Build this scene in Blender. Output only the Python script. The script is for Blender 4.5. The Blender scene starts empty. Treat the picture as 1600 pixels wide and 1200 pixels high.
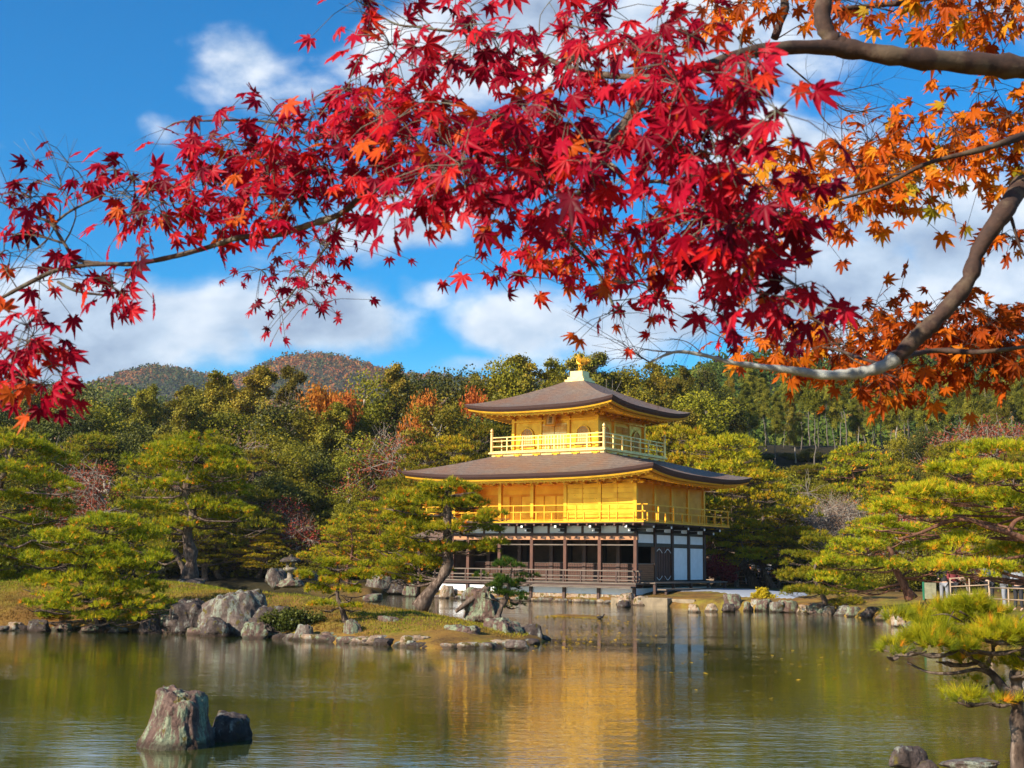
import bpy, math, random
import numpy as np
from mathutils import Vector, Matrix, noise as mnoise
R = math.radians
rs = np.random.RandomState(7)
rnd = random.Random(7)

# ------------------------------------------------------------------ camera, sky, sun
F = 2000.0; PITCH = math.atan(275 / 2000.0); ROLL = R(.7); H = 2.2
sc = bpy.context.scene
cd = bpy.data.cameras.new('camera'); cam = bpy.data.objects.new('camera', cd)
sc.collection.objects.link(cam); sc.camera = cam
cam.location = (0, 0, H)
cam.rotation_mode = 'QUATERNION'
from mathutils import Quaternion
cam.rotation_quaternion = Quaternion((1, 0, 0), R(90) + PITCH) @ Quaternion((0, 0, 1), ROLL)
cd.sensor_width = 36; cd.lens = 45; cd.clip_start = .05; cd.clip_end = 6000
cd.dof.use_dof = True; cd.dof.focus_distance = 40; cd.dof.aperture_fstop = 16

SAZ, SEL = R(52), R(29)          # sun: behind the camera and to the left
SUN = Vector((-math.sin(SAZ) * math.cos(SEL), -math.cos(SAZ) * math.cos(SEL), math.sin(SEL)))
sl = bpy.data.lights.new('sun', 'SUN'); sl.energy = 5.0; sl.angle = R(.5); sl.color = (1, .90, .74)
so = bpy.data.objects.new('sun', sl); sc.collection.objects.link(so)
so.rotation_euler = SUN.to_track_quat('Z', 'Y').to_euler()
sc.view_settings.view_transform = 'Standard'; sc.view_settings.look = 'None'
sc.view_settings.exposure = 0.85; sc.view_settings.gamma = 1
sc.cycles.max_bounces = 8; sc.cycles.diffuse_bounces = 3; sc.cycles.glossy_bounces = 3
sc.cycles.transmission_bounces = 4; sc.cycles.transparent_max_bounces = 4; sc.cycles.sample_clamp_indirect = 6
sc.cycles.use_denoising = True

W = bpy.data.worlds.new('World'); sc.world = W; W.use_nodes = True
wt = W.node_tree; wt.nodes.clear()

class NT:
    """small helper to write node graphs"""
    def __init__(s, tree): s.t = tree
    def n(s, typ, **k):
        o = s.t.nodes.new(typ)
        for a, b in k.items(): setattr(o, a, b)
        return o
    def put(s, sock, v):
        if hasattr(v, 'is_linked') or hasattr(v, 'links'): s.t.links.new(v, sock)
        elif v is not None: sock.default_value = v
    def m(s, op, a, b=None, c=None, clamp=False):
        o = s.n('ShaderNodeMath', operation=op, use_clamp=clamp)
        for i, v in enumerate((a, b, c)):
            if v is not None: s.put(o.inputs[i], v)
        return o.outputs[0]
    def mix(s, f, a, b, blend='MIX'):
        o = s.n('ShaderNodeMix', data_type='RGBA', blend_type=blend)
        s.put(o.inputs[0], f); s.put(o.inputs[6], a); s.put(o.inputs[7], b)
        return o.outputs[2]
    def noise(s, vec, scale, detail=4, rough=.55, dist=0, dims='3D'):
        o = s.n('ShaderNodeTexNoise', noise_dimensions=dims)
        if vec is not None: s.put(o.inputs['Vector'], vec)
        o.inputs['Scale'].default_value = scale; o.inputs['Detail'].default_value = detail
        o.inputs['Roughness'].default_value = rough; o.inputs['Distortion'].default_value = dist
        return o.outputs[0]
    def ramp(s, f, stops, interp='LINEAR'):
        o = s.n('ShaderNodeValToRGB'); cr = o.color_ramp; cr.interpolation = interp
        while len(cr.elements) < len(stops): cr.elements.new(.5)
        for e, (p, c) in zip(cr.elements, stops):
            e.position = p; e.color = (c[0], c[1], c[2], 1) if len(c) == 3 else c
        s.put(o.inputs[0], f); return o.outputs[0]
    def mapping(s, vec, scale=(1, 1, 1), loc=(0, 0, 0), rot=(0, 0, 0)):
        o = s.n('ShaderNodeMapping'); s.put(o.inputs[0], vec)
        o.inputs['Scale'].default_value = scale; o.inputs['Location'].default_value = loc
        o.inputs['Rotation'].default_value = rot; return o.outputs[0]

def C4(c): return (c[0], c[1], c[2], 1)

# the sky: physical sky with clouds laid out by direction (azimuth / elevation)
w = NT(wt)
sky = w.n('ShaderNodeTexSky', sky_type='NISHITA'); sky.sun_disc = False
sky.sun_elevation = SEL; sky.sun_rotation = math.atan2(SUN.x, SUN.y)
sky.altitude = 100; sky.air_density = 1.0; sky.dust_density = .35; sky.ozone_density = 1.6
hs = w.n('ShaderNodeHueSaturation'); hs.inputs['Saturation'].default_value = 1.95; hs.inputs['Value'].default_value = 1.25
hs.inputs['Hue'].default_value = .497
wt.links.new(sky.outputs[0], hs.inputs['Color'])
tc = w.n('ShaderNodeTexCoord'); sep = w.n('ShaderNodeSeparateXYZ'); wt.links.new(tc.outputs['Generated'], sep.inputs[0])
sx, sy, sz = sep.outputs
yy = w.m('MAXIMUM', w.m('ABSOLUTE', sy), .15)
u_ = w.m('DIVIDE', sx, yy); v_ = w.m('DIVIDE', sz, yy)
comb = w.n('ShaderNodeCombineXYZ'); wt.links.new(u_, comb.inputs[0]); wt.links.new(v_, comb.inputs[1])
wt.links.new(w.m('MULTIPLY', w.m('LESS_THAN', sy, 0), 7.0), comb.inputs[2])
uv = comb.outputs[0]
def skyuv(px, py):
    return ((px - 800) / 2000.0, (875 + (px - 800) * .0122 - py) / 2000.0 * 1.02)
BL = [  # x, y, rx, ry, weight   (cloud banks of the day)
 (170, 510, 300, 85, 1.2), (480, 505, 140, 75, 1.15), (60, 570, 260, 50, .7), (385, 65, 110, 55, .60), (460, 125, 90, 40, .45),
 (220, 190, 50, 25, .3), (340, 175, 60, 30, .33), (640, 60, 110, 110, .8), (850, 40, 260, 110, .95), (1080, 20, 200, 120, .9),
 (650, 350, 120, 60, .8), (650, 460, 70, 35, .55), (830, 500, 160, 60, .8), (1000, 510, 180, 70, .95),
 (1430, 300, 260, 130, 1.0), (1300, 460, 260, 120, 1.0), (1560, 420, 200, 160, 1.0), (1220, 250, 130, 80, .8),
 (1130, 560, 300, 50, .6), (750, 575, 120, 25, .5), (1430, 90, 120, 40, .25), (500, -350, 700, 200, .8), (1900, 100, 300, 300, .8), (-400, 300, 300, 200, .8)]
mask = None
wn = w.n('ShaderNodeTexNoise'); w.put(wn.inputs['Vector'], uv); wn.inputs['Scale'].default_value = 9; wn.inputs['Detail'].default_value = 3
sepn = w.n('ShaderNodeSeparateColor'); wt.links.new(wn.outputs['Color'], sepn.inputs[0])
uw = w.m('ADD', u_, w.m('MULTIPLY', w.m('SUBTRACT', sepn.outputs[0], .5), .10))
vw = w.m('ADD', v_, w.m('MULTIPLY', w.m('SUBTRACT', sepn.outputs[1], .5), .07))
for (x, y, rx, ry, wg) in BL:
    a, b = skyuv(x, y)
    du = w.m('MULTIPLY', w.m('SUBTRACT', uw, a), 2000. / rx); dv = w.m('MULTIPLY', w.m('SUBTRACT', vw, b), 2000. / ry)
    d2 = w.m('ADD', w.m('MULTIPLY', du, du), w.m('MULTIPLY', dv, dv))
    g = w.m('MULTIPLY', w.m('EXPONENT', w.m('MULTIPLY', d2, -.75)), wg)
    mask = g if mask is None else w.m('MAXIMUM', mask, g)
cuv = w.mapping(uv, scale=(1, 1.5, 1))
n1 = w.noise(cuv, 6.5, 10, .55, .1)
n2 = w.noise(w.mapping(uv, scale=(1, 1.5, 1), loc=(-.02, .04, 0)), 6.5, 5, .55, .1)
back = w.m('MULTIPLY', w.m('GREATER_THAN', .02, sy), .22)      # broken cloud over the rest of the sky
dens = w.m('ADD', w.m('MULTIPLY', n1, 1.75), w.m('MAXIMUM', mask, back))
mr = w.n('ShaderNodeMapRange', interpolation_type='SMOOTHSTEP'); w.put(mr.inputs[0], dens)
mr.inputs[1].default_value = 1.12; mr.inputs[2].default_value = 1.62; mr.inputs[3].default_value = 0; mr.inputs[4].default_value = .94
hor = w.m('GREATER_THAN', sz, -.02)
alpha = w.m('MULTIPLY', mr.outputs[0], hor)
lit = w.m('ADD', .52, w.m('MULTIPLY', w.m('SUBTRACT', n1, n2), 2.6), clamp=True)
thick = w.n('ShaderNodeMapRange'); w.put(thick.inputs[0], dens); thick.inputs[1].default_value = 1.5; thick.inputs[2].default_value = 2.15
lit2 = w.m('SUBTRACT', lit, w.m('MULTIPLY', thick.outputs[0], .42), clamp=True)
ccol = w.ramp(lit2, [(0, (.19, .245, .34)), (.4, (.34, .41, .50)), (.72, (.52, .56, .61)), (1, (.66, .66, .66))])
skc = w.mix(1.0, hs.outputs[0], (.062, .072, .080, 1), 'MULTIPLY')
fin = w.mix(alpha, skc, ccol)
bg = w.n('ShaderNodeBackground'); wt.links.new(fin, bg.inputs[0]); bg.inputs[1].default_value = 1.0
wo = w.n('ShaderNodeOutputWorld'); wt.links.new(bg.outputs[0], wo.inputs[0])

# ------------------------------------------------------------------ pixel (1600x1200 photo) -> place
cT, sT, cR, sR = math.cos(PITCH), math.sin(PITCH), math.cos(ROLL), math.sin(ROLL)
def ray(px, py):
    A = px - 800; B = py - 600
    a = A * cR + B * sR; b = -A * sR + B * cR
    x = a / F; h = -b / F
    return (x, cT - h * sT, sT + h * cT)
def P(px, py, Y):
    r = ray(px, py); s = Y / r[1]
    return np.array((r[0] * s, Y, H + r[2] * s))
def G(px, py, z=0.):
    r = ray(px, py); s = (z - H) / r[2]
    return np.array((r[0] * s, r[1] * s, z))

# ------------------------------------------------------------------ object helpers
col = sc.collection
def tag(o, label=None, cat=None, group=None, kind=None):
    if label: o['label'] = label
    if cat: o['category'] = cat
    if group: o['group'] = group
    if kind: o['kind'] = kind
    return o
def empty(name, loc=(0, 0, 0), rz=0, label=None, cat=None, group=None):
    o = bpy.data.objects.new(name, None); o.location = loc; o.rotation_euler = (0, 0, rz); o.empty_display_size = .3
    col.objects.link(o); return tag(o, label, cat, group)
def mesh_np(name, V, Fc, mat=None, tint=None, smooth=False, parent=None):
    """V (n,3); Fc array (m,k) or list of such arrays"""
    V = np.asarray(V, dtype=np.float32)
    if not isinstance(Fc, list): Fc = [Fc]
    Fc = [np.asarray(f, dtype=np.int32) for f in Fc if len(f)]
    me = bpy.data.meshes.new(name)
    me.vertices.add(len(V)); me.vertices.foreach_set('co', V.ravel())
    li = np.concatenate([f.ravel() for f in Fc]); tot = np.concatenate([np.full(len(f), f.shape[1], dtype=np.int32) for f in Fc])
    st = np.concatenate(([0], np.cumsum(tot)[:-1])).astype(np.int32)
    me.loops.add(len(li)); me.loops.foreach_set('vertex_index', li)
    me.polygons.add(len(tot)); me.polygons.foreach_set('loop_start', st); me.polygons.foreach_set('loop_total', tot)
    if smooth: me.polygons.foreach_set('use_smooth', np.ones(len(tot), dtype=bool))
    me.update(calc_edges=True)
    if tint is not None:
        at = me.attributes.new('tint', 'FLOAT', 'POINT'); at.data.foreach_set('value', np.asarray(tint, dtype=np.float32))
    if mat: me.materials.append(mat)
    o = bpy.data.objects.new(name, me); col.objects.link(o)
    if parent: o.parent = parent
    return o
class MB:
    def __init__(s): s.v = []; s.f = []
    def poly(s, pts, faces):
        k = len(s.v); s.v += [tuple(p) for p in pts]; s.f += [tuple(i + k for i in f) for f in faces]; return s
    def box(s, x0, x1, y0, y1, z0, z1):
        return s.poly([(x0, y0, z0), (x1, y0, z0), (x1, y1, z0), (x0, y1, z0), (x0, y0, z1), (x1, y0, z1), (x1, y1, z1), (x0, y1, z1)],
                      [(0, 3, 2, 1), (4, 5, 6, 7), (0, 1, 5, 4), (1, 2, 6, 5), (2, 3, 7, 6), (3, 0, 4, 7)])
    def bar(s, a, b, w, h=None):
        """square bar from a to b, w wide, h high"""
        h = h or w; a = Vector(a); b = Vector(b); d = (b - a).normalized()
        up = Vector((0, 0, 1)) if abs(d.z) < .95 else Vector((0, 1, 0))
        sd = d.cross(up).normalized() * w / 2; u = sd.cross(d).normalized() * h / 2
        pts = [a - sd - u, a + sd - u, a + sd + u, a - sd + u, b - sd - u, b + sd - u, b + sd + u, b - sd + u]
        return s.poly(pts, [(0, 1, 2, 3), (7, 6, 5, 4), (0, 4, 5, 1), (1, 5, 6, 2), (2, 6, 7, 3), (3, 7, 4, 0)])
    def tube(s, pts, rad, seg=8, cap=True):
        pts = [Vector(p) for p in pts]; n = len(pts)
        if not hasattr(rad, '__len__'): rad = [rad] * n
        k = len(s.v); ref = Vector((.31, .2, .93))
        for i, p in enumerate(pts):
            d = (pts[min(i + 1, n - 1)] - pts[max(i - 1, 0)])
            d = d.normalized() if d.length > 1e-9 else Vector((0, 0, 1))
            a = d.cross(ref)
            if a.length < .05: a = d.cross(Vector((1, 0, 0)))
            a.normalize(); b = d.cross(a)
            for j in range(seg):
                t = 2 * math.pi * j / seg
                s.v.append(tuple(p + (a * math.cos(t) + b * math.sin(t)) * rad[i]))
        for i in range(n - 1):
            for j in range(seg):
                j2 = (j + 1) % seg
                s.f.append((k + i * seg + j, k + i * seg + j2, k + (i + 1) * seg + j2, k + (i + 1) * seg + j))
        if cap:
            s.f.append(tuple(k + j for j in reversed(range(seg)))); s.f.append(tuple(k + (n - 1) * seg + j for j in range(seg)))
        return s
    def lathe(s, prof, seg=16, c=(0, 0, 0)):
        k = len(s.v)
        for r, z in prof:
            for j in range(seg):
                t = 2 * math.pi * j / seg; s.v.append((c[0] + r * math.cos(t), c[1] + r * math.sin(t), c[2] + z))
        for i in range(len(prof) - 1):
            for j in range(seg):
                j2 = (j + 1) % seg; s.f.append((k + i * seg + j, k + i * seg + j2, k + (i + 1) * seg + j2, k + (i + 1) * seg + j))
        s.f.append(tuple(k + (len(prof) - 1) * seg + j for j in range(seg))); s.f.append(tuple(k + j for j in reversed(range(seg))))
        return s
    def build(s, name, mat, parent=None, smooth=False, bevel=0):
        me = bpy.data.meshes.new(name); me.from_pydata(s.v, [], s.f)
        if smooth:
            for p in me.polygons: p.use_smooth = True
        me.materials.append(mat); me.update()
        o = bpy.data.objects.new(name, me); col.objects.link(o)
        if parent: o.parent = parent
        if bevel:
            b = o.modifiers.new('bevel', 'BEVEL'); b.width = bevel; b.segments = 2; b.limit_method = 'ANGLE'
        return o
def _split(s, name, mat, parent, per):
    k = per * 8
    for i in range(0, len(s.v), k):
        m = MB(); m.v = s.v[i:i + k]; m.f = [tuple(q - i for q in f) for f in s.f if i <= f[0] < i + k]; m.build(name, mat, parent)
MB.split = _split
def spline(pts, n):
    """Catmull-Rom through pts, n samples"""
    p = [np.array(q, dtype=float) for q in pts]
    if len(p) < 3: return [p[0] + (p[-1] - p[0]) * t for t in np.linspace(0, 1, n)]
    p = [2 * p[0] - p[1]] + p + [2 * p[-1] - p[-2]]
    out = []
    for t in np.linspace(0, len(p) - 3 - 1e-6, n):
        i = int(t); f = t - i; a, b, c, d = p[i:i + 4]
        out.append(.5 * ((2 * b) + (-a + c) * f + (2 * a - 5 * b + 4 * c - d) * f * f + (-a + 3 * b - 3 * c + d) * f ** 3))
    return out
def copy_thing(src, loc, rz, scale, label, group=None):
    r = src.copy(); col.objects.link(r); r.location = loc; r.rotation_euler = (0, 0, rz)
    r.scale = scale if hasattr(scale, '__len__') else (scale,) * 3
    r['label'] = label
    if group: r['group'] = group
    for ch in src.children:
        c = ch.copy(); col.objects.link(c); c.parent = r
        for g in ch.children:
            d = g.copy(); col.objects.link(d); d.parent = c
    return r
ORD = 'first second third fourth fifth sixth seventh eighth ninth tenth eleventh twelfth thirteenth fourteenth fifteenth sixteenth seventeenth eighteenth nineteenth twentieth'.split()
def ordi(i):
    """0 -> first ..."""
    if i < 20: return ORD[i]
    tens = ['twenty', 'thirty', 'forty', 'fifty', 'sixty', 'seventy', 'eighty', 'ninety']
    t, u = divmod(i + 1, 10)
    if u == 0: return {2: 'twentieth', 3: 'thirtieth', 4: 'fortieth', 5: 'fiftieth', 6: 'sixtieth', 7: 'seventieth'}.get(t, tens[t - 2] + 'ieth')
    return tens[t - 2] + '-' + ORD[u - 1]

# ------------------------------------------------------------------ materials
def mat(name):
    m = bpy.data.materials.new(name); m.use_nodes = True; nt = m.node_tree
    b = nt.nodes['Principled BSDF']; return m, NT(nt), b
def simple(name, c, rough=.7, metal=0, var=.15, scale=6, bump=0, bscale=30, spec=.5, stretch=(1, 1, 1)):
    m, n, b = mat(name)
    t = n.n('ShaderNodeTexCoord').outputs['Object']; t = n.mapping(t, scale=stretch)
    f = n.noise(t, scale, 5, .6)
    lo = [x * (1 - var) for x in c]; hi = [min(1, x * (1 + var)) for x in c]
    n.put(b.inputs['Base Color'], n.ramp(f, [(.3, lo), (.7, hi)]))
    b.inputs['Roughness'].default_value = rough; b.inputs['Metallic'].default_value = metal
    b.inputs['Specular IOR Level'].default_value = spec
    if bump:
        bp = n.n('ShaderNodeBump'); bp.inputs['Strength'].default_value = bump; bp.inputs['Distance'].default_value = .02
        n.put(bp.inputs['Height'], n.noise(t, bscale, 4, .6)); n.put(b.inputs['Normal'], bp.outputs[0])
    return m
def foliage(name, stops, transl=.35, rough=.55, valvar=.5):
    m, n, b = mat(name)
    at = n.n('ShaderNodeAttribute', attribute_name='tint').outputs['Fac']
    oi = n.n('ShaderNodeObjectInfo').outputs['Random']
    c = n.ramp(at, stops)
    h = n.n('ShaderNodeHueSaturation'); n.put(h.inputs['Color'], c)
    n.put(h.inputs['Value'], n.m('ADD', 1 - valvar / 2, n.m('MULTIPLY', oi, valvar)))
    n.put(h.inputs['Hue'], n.m('ADD', .485, n.m('MULTIPLY', n.m('FRACT', n.m('MULTIPLY', oi, 7.31)), .03)))
    n.put(b.inputs['Base Color'], h.outputs[0]); b.inputs['Roughness'].default_value = rough
    b.inputs['Specular IOR Level'].default_value = .12
    tr = n.n('ShaderNodeBsdfTranslucent'); n.put(tr.inputs[0], h.outputs[0])
    mx = n.n('ShaderNodeMixShader'); mx.inputs[0].default_value = transl
    n.t.links.new(b.outputs[0], mx.inputs[1]); n.t.links.new(tr.outputs[0], mx.inputs[2])
    n.t.links.new(mx.outputs[0], n.t.nodes['Material Output'].inputs[0])
    return m
M = {}
def gold(name, c1, c2, rough, metal=.55, planks=0):
    m, n, b = mat(name)
    t = n.n('ShaderNodeTexCoord').outputs['Object']
    f = n.noise(t, 1.6, 5, .65)
    c = n.ramp(f, [(.3, c1), (.72, c2)])
    sn = n.n('ShaderNodeVectorMath', operation='SNAP'); n.put(sn.inputs[0], t); sn.inputs[1].default_value = (.31, .31, .31)
    wh = n.n('ShaderNodeTexWhiteNoise'); n.put(wh.inputs['Vector'], sn.outputs[0]); sq = wh.outputs[0]
    c = n.mix(n.m('MULTIPLY', sq, .30), c, C4([x * .72 for x in c1]))
    f2 = n.noise(n.mapping(t, scale=(1, 1, 9)), 2.2, 4, .6)
    c = n.mix(n.m('MULTIPLY', f2, .35), c, C4([x * .62 for x in c1]))
    n.put(b.inputs['Base Color'], c); b.inputs['Metallic'].default_value = metal
    n.put(b.inputs['Roughness'], n.m('ADD', rough - .16, n.m('ADD', n.m('MULTIPLY', f, .22), n.m('MULTIPLY', sq, .14))))
    bp = n.n('ShaderNodeBump'); bp.inputs['Strength'].default_value = .25; bp.inputs['Distance'].default_value = .01
    n.put(bp.inputs['Height'], n.noise(t, 14, 4, .6)); n.put(b.inputs['Normal'], bp.outputs[0])
    return m
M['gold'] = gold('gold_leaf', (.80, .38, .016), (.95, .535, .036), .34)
M['goldp'] = gold('sunlit_pale_gold_leaf', (.90, .60, .20), (.96, .74, .34), .34, .45)  # same leaf made paler: sunlit, overexposed gold is put into the colour
M['goldd'] = gold('shaded_deep_gold_leaf', (.72, .30, .006), (.88, .42, .012), .48, .40)  # deeper amber gold; the east wall's shade is put into the colour
M['wood'] = simple('dark_timber', (.055, .022, .012), .6, var=.4, scale=5, bump=.3, stretch=(3, 3, .6))
M['woodr'] = simple('red_brown_timber', (.085, .026, .010), .6, var=.35, scale=4, bump=.3, stretch=(3, 3, .5))
M['woodl'] = simple('pale_timber', (.40, .17, .07), .6, var=.25, scale=3, bump=.2, stretch=(.5, .5, 3))  # paler orange-brown timber tone
M['deck'] = simple('weathered_boards', (.14, .105, .078), .75, var=.35, scale=4, bump=.4, stretch=(.4, 3, 3))
M['plaster'] = simple('white_plaster', (.80, .80, .80), .85, var=.07, scale=2.5)
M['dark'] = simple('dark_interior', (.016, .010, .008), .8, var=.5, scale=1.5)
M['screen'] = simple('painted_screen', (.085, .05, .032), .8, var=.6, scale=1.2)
M['black'] = simple('black_lacquer', (.012, .010, .010), .4)
M['white'] = simple('white_painted_ends', (.75, .73, .70), .7, var=.06)
def bark_roof():
    m, n, b = mat('cypress_bark_shingle')
    t = n.n('ShaderNodeTexCoord').outputs['Object']
    a = n.noise(n.mapping(t, scale=(1.2, 1.2, 12)), 3.2, 6, .7); f2 = n.noise(t, .5, 4, .6)
    c = n.ramp(a, [(.28, (.075, .045, .034)), (.5, (.155, .11, .08)), (.75, (.28, .21, .16))])
    c = n.mix(n.ramp(f2, [(.42, (0, 0, 0)), (.62, (.65, .65, .65))]), c, (.19, .085, .04, 1))
    n.put(b.inputs['Base Color'], c); b.inputs['Roughness'].default_value = .62
    sp = n.n('ShaderNodeSeparateXYZ'); n.put(sp.inputs[0], t)
    wv = n.m('SINE', n.m('MULTIPLY', sp.outputs[2], 52.))
    bp = n.n('ShaderNodeBump'); bp.inputs['Strength'].default_value = .9; bp.inputs['Distance'].default_value = .05
    n.put(bp.inputs['Height'], n.m('ADD', n.noise(t, 22, 4, .7), n.m('MULTIPLY', wv, .25))); n.put(b.inputs['Normal'], bp.outputs[0])
    return m
M['bark_roof'] = bark_roof(); M['roofedge'] = simple('dark_red_eave_edge', (.055, .022, .017), .7, var=.4, scale=9, bump=.5, stretch=(1, 1, 8))
def trunk_mat(name, c1, c2, sc_=6):
    m, n, b = mat(name)
    t = n.n('ShaderNodeTexCoord').outputs['Object']
    f = n.noise(n.mapping(t, scale=(2, 2, .7)), sc_, 6, .7)
    g = n.noise(t, sc_ * .35, 3, .6)
    c = n.ramp(f, [(.32, [x * .35 for x in c1]), (.5, c1), (.68, c2)])
    c = n.mix(n.ramp(g, [(.45, (0, 0, 0)), (.6, (.6, .6, .6))]), c, C4([x * .55 for x in c2]))
    n.put(b.inputs['Base Color'], c); b.inputs['Roughness'].default_value = .9
    b.inputs['Specular IOR Level'].default_value = .2
    bp = n.n('ShaderNodeBump'); bp.inputs['Strength'].default_value = .9; bp.inputs['Distance'].default_value = .03
    n.put(bp.inputs['Height'], f); n.put(b.inputs['Normal'], bp.outputs[0])
    return m
M['pinebark'] = trunk_mat('pine_bark', (.085, .055, .04), (.27, .20, .155))
M['redbark'] = trunk_mat('red_pine_bark', (.15, .065, .04), (.26, .13, .08))
M['greybark'] = trunk_mat('pale_grey_bark', (.30, .25, .20), (.52, .45, .37), 3)
M['cedarbark'] = trunk_mat('cedar_bark', (.13, .105, .085), (.26, .22, .18), 3)
M['darkbark'] = trunk_mat('brown_forest_bark', (.12, .08, .055), (.25, .17, .12), 3)
def maple_bark(name, a, b_, lich):
    m, n, b = mat(name)
    t = n.n('ShaderNodeTexCoord').outputs['Object']
    f = n.noise(t, 38, 6, .65); g = n.noise(t, 11, 5, .6)
    c = n.ramp(f, [(.3, a), (.7, b_)])
    c = n.mix(n.ramp(g, [(.50, (0, 0, 0)), (.60, (.9, .9, .9))]), c, C4(lich))
    n.put(b.inputs['Base Color'], c); b.inputs['Roughness'].default_value = .85
    bp = n.n('ShaderNodeBump'); bp.inputs['Strength'].default_value = .7; bp.inputs['Distance'].default_value = .004
    n.put(bp.inputs['Height'], n.m('ADD', f, g)); n.put(b.inputs['Normal'], bp.outputs[0]); return m
M['mbark'] = maple_bark('maple_bark', (.045, .026, .017), (.12, .082, .052), (.17, .165, .12))
M['mbarkd'] = maple_bark('dark_maple_bark', (.026, .012, .008), (.065, .030, .018), (.10, .065, .038))
M['mdead'] = maple_bark('pale_dead_maple_bark', (.20, .19, .16), (.38, .38, .34), (.46, .49, .44))
M['f_gold'] = foliage('maple_leaf_orange', [(0, (.30, .02, .006)), (.3, (.56, .050, .006)), (.6, (.74, .125, .008)), (.82, (.72, .25, .012)), (1, (.36, .27, .02))], .5, .5, 0)
M['f_red'] = foliage('maple_leaf_red', [(0, (.08, .003, .008)), (.25, (.26, .003, .012)), (.6, (.50, .007, .015)), (.85, (.62, .03, .012)), (1, (.64, .13, .012))], .48, .42, 0)
def rock_mat(name, a, b_, lich, amt=.5, moss=.1):
    m, n, b = mat(name)
    t = n.n('ShaderNodeTexCoord').outputs['Object']; oi = n.n('ShaderNodeObjectInfo').outputs['Random']
    off = n.n('ShaderNodeVectorMath', operation='ADD'); n.put(off.inputs[0], t)
    cb = n.n('ShaderNodeCombineXYZ'); n.put(cb.inputs[0], n.m('MULTIPLY', oi, 37.)); n.put(off.inputs[1], cb.outputs[0]); t = off.outputs[0]
    f = n.noise(t, 7, 8, .7); g = n.noise(n.mapping(t, scale=(1.6, 1.6, .55)), 3.6, 8, .72); h = n.noise(t, 26, 5, .7)
    c = n.ramp(f, [(.3, [x * .35 for x in a]), (.5, a), (.72, b_)])
    c = n.mix(n.ramp(g, [(.60 - amt * .25, (0, 0, 0)), (.66 - amt * .25, (1, 1, 1))]), c, n.ramp(h, [(.35, [x * .45 for x in lich]), (.65, lich)]))
    c = n.mix(n.ramp(n.noise(t, 5.1, 4, .6), [(.66 - moss, (0, 0, 0)), (.72 - moss, (1, 1, 1))]), c, (.10, .075, .012, 1))
    ge = n.n('ShaderNodeNewGeometry'); sp = n.n('ShaderNodeSeparateXYZ'); n.put(sp.inputs[0], ge.outputs['Position'])
    wet = n.n('ShaderNodeMapRange'); n.put(wet.inputs[0], n.m('ADD', sp.outputs[2], n.m('MULTIPLY', f, .06)))
    wet.inputs[1].default_value = .15; wet.inputs[2].default_value = .08; wet.inputs[3].default_value = 0; wet.inputs[4].default_value = .8
    c = n.mix(wet.outputs[0], c, (.035, .02, .012, 1))
    n.put(b.inputs['Base Color'], c); b.inputs['Roughness'].default_value = .88; b.inputs['Specular IOR Level'].default_value = .3
    bp = n.n('ShaderNodeBump'); bp.inputs['Strength'].default_value = .9; bp.inputs['Distance'].default_value = .05
    n.put(bp.inputs['Height'], n.m('ADD', f, n.m('MULTIPLY', h, .5))); n.put(b.inputs['Normal'], bp.outputs[0]); return m
M['rock'] = rock_mat('lichened_rock', (.12, .085, .07), (.21, .165, .135), (.30, .31, .24), .42, .08)
M['rockd'] = rock_mat('dark_rock', (.06, .042, .036), (.13, .095, .08), (.26, .26, .22), .18, .06)
M['rockg'] = rock_mat('green_lichen_rock', (.12, .07, .055), (.20, .13, .10), (.27, .30, .19), .44, .05)
M['rockt'] = rock_mat('tan_stone', (.30, .20, .13), (.42, .31, .21), (.46, .45, .36), .3, .12)
M['landing'] = simple('cut_stone', (.22, .165, .10), .85, var=.35, scale=3, bump=.6, bscale=9)
M['lantern'] = rock_mat('lantern_stone', (.25, .20, .15), (.36, .31, .24), (.42, .41, .32), .3, .1)
def ground_mat():
    m, n, b = mat('mossy_ground')
    t = n.n('ShaderNodeTexCoord').outputs['Object']
    big = n.noise(t, .33, 6, .65, .4); mid = n.noise(t, 1.3, 7, .7); fine = n.noise(t, 16, 5, .75)
    c = n.ramp(big, [(.36, (.20, .085, .022)), (.47, (.24, .125, .025)), (.56, (.22, .17, .018)), (.68, (.15, .15, .015))])
    c = n.mix(n.ramp(mid, [(.45, (0, 0, 0)), (.60, (.9, .9, .9))]), c, (.085, .042, .016, 1))
    c = n.mix(n.m('MULTIPLY', n.ramp(fine, [(.4, (0, 0, 0)), (.7, (1, 1, 1))]), .6), c, (.34, .21, .05, 1))
    ge = n.n('ShaderNodeNewGeometry'); sp = n.n('ShaderNodeSeparateXYZ'); n.put(sp.inputs[0], ge.outputs['Position'])
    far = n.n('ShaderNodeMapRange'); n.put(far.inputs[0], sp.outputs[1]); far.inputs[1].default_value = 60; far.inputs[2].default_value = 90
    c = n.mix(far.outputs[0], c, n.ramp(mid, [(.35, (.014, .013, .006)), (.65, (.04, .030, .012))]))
    n.put(b.inputs['Base Color'], c); b.inputs['Roughness'].default_value = .95; b.inputs['Specular IOR Level'].default_value = .15
    bp = n.n('ShaderNodeBump'); bp.inputs['Strength'].default_value = .8; bp.inputs['Distance'].default_value = .06
    n.put(bp.inputs['Height'], n.m('ADD', fine, mid)); n.put(b.inputs['Normal'], bp.outputs[0]); return m
M['ground'] = ground_mat()
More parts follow.
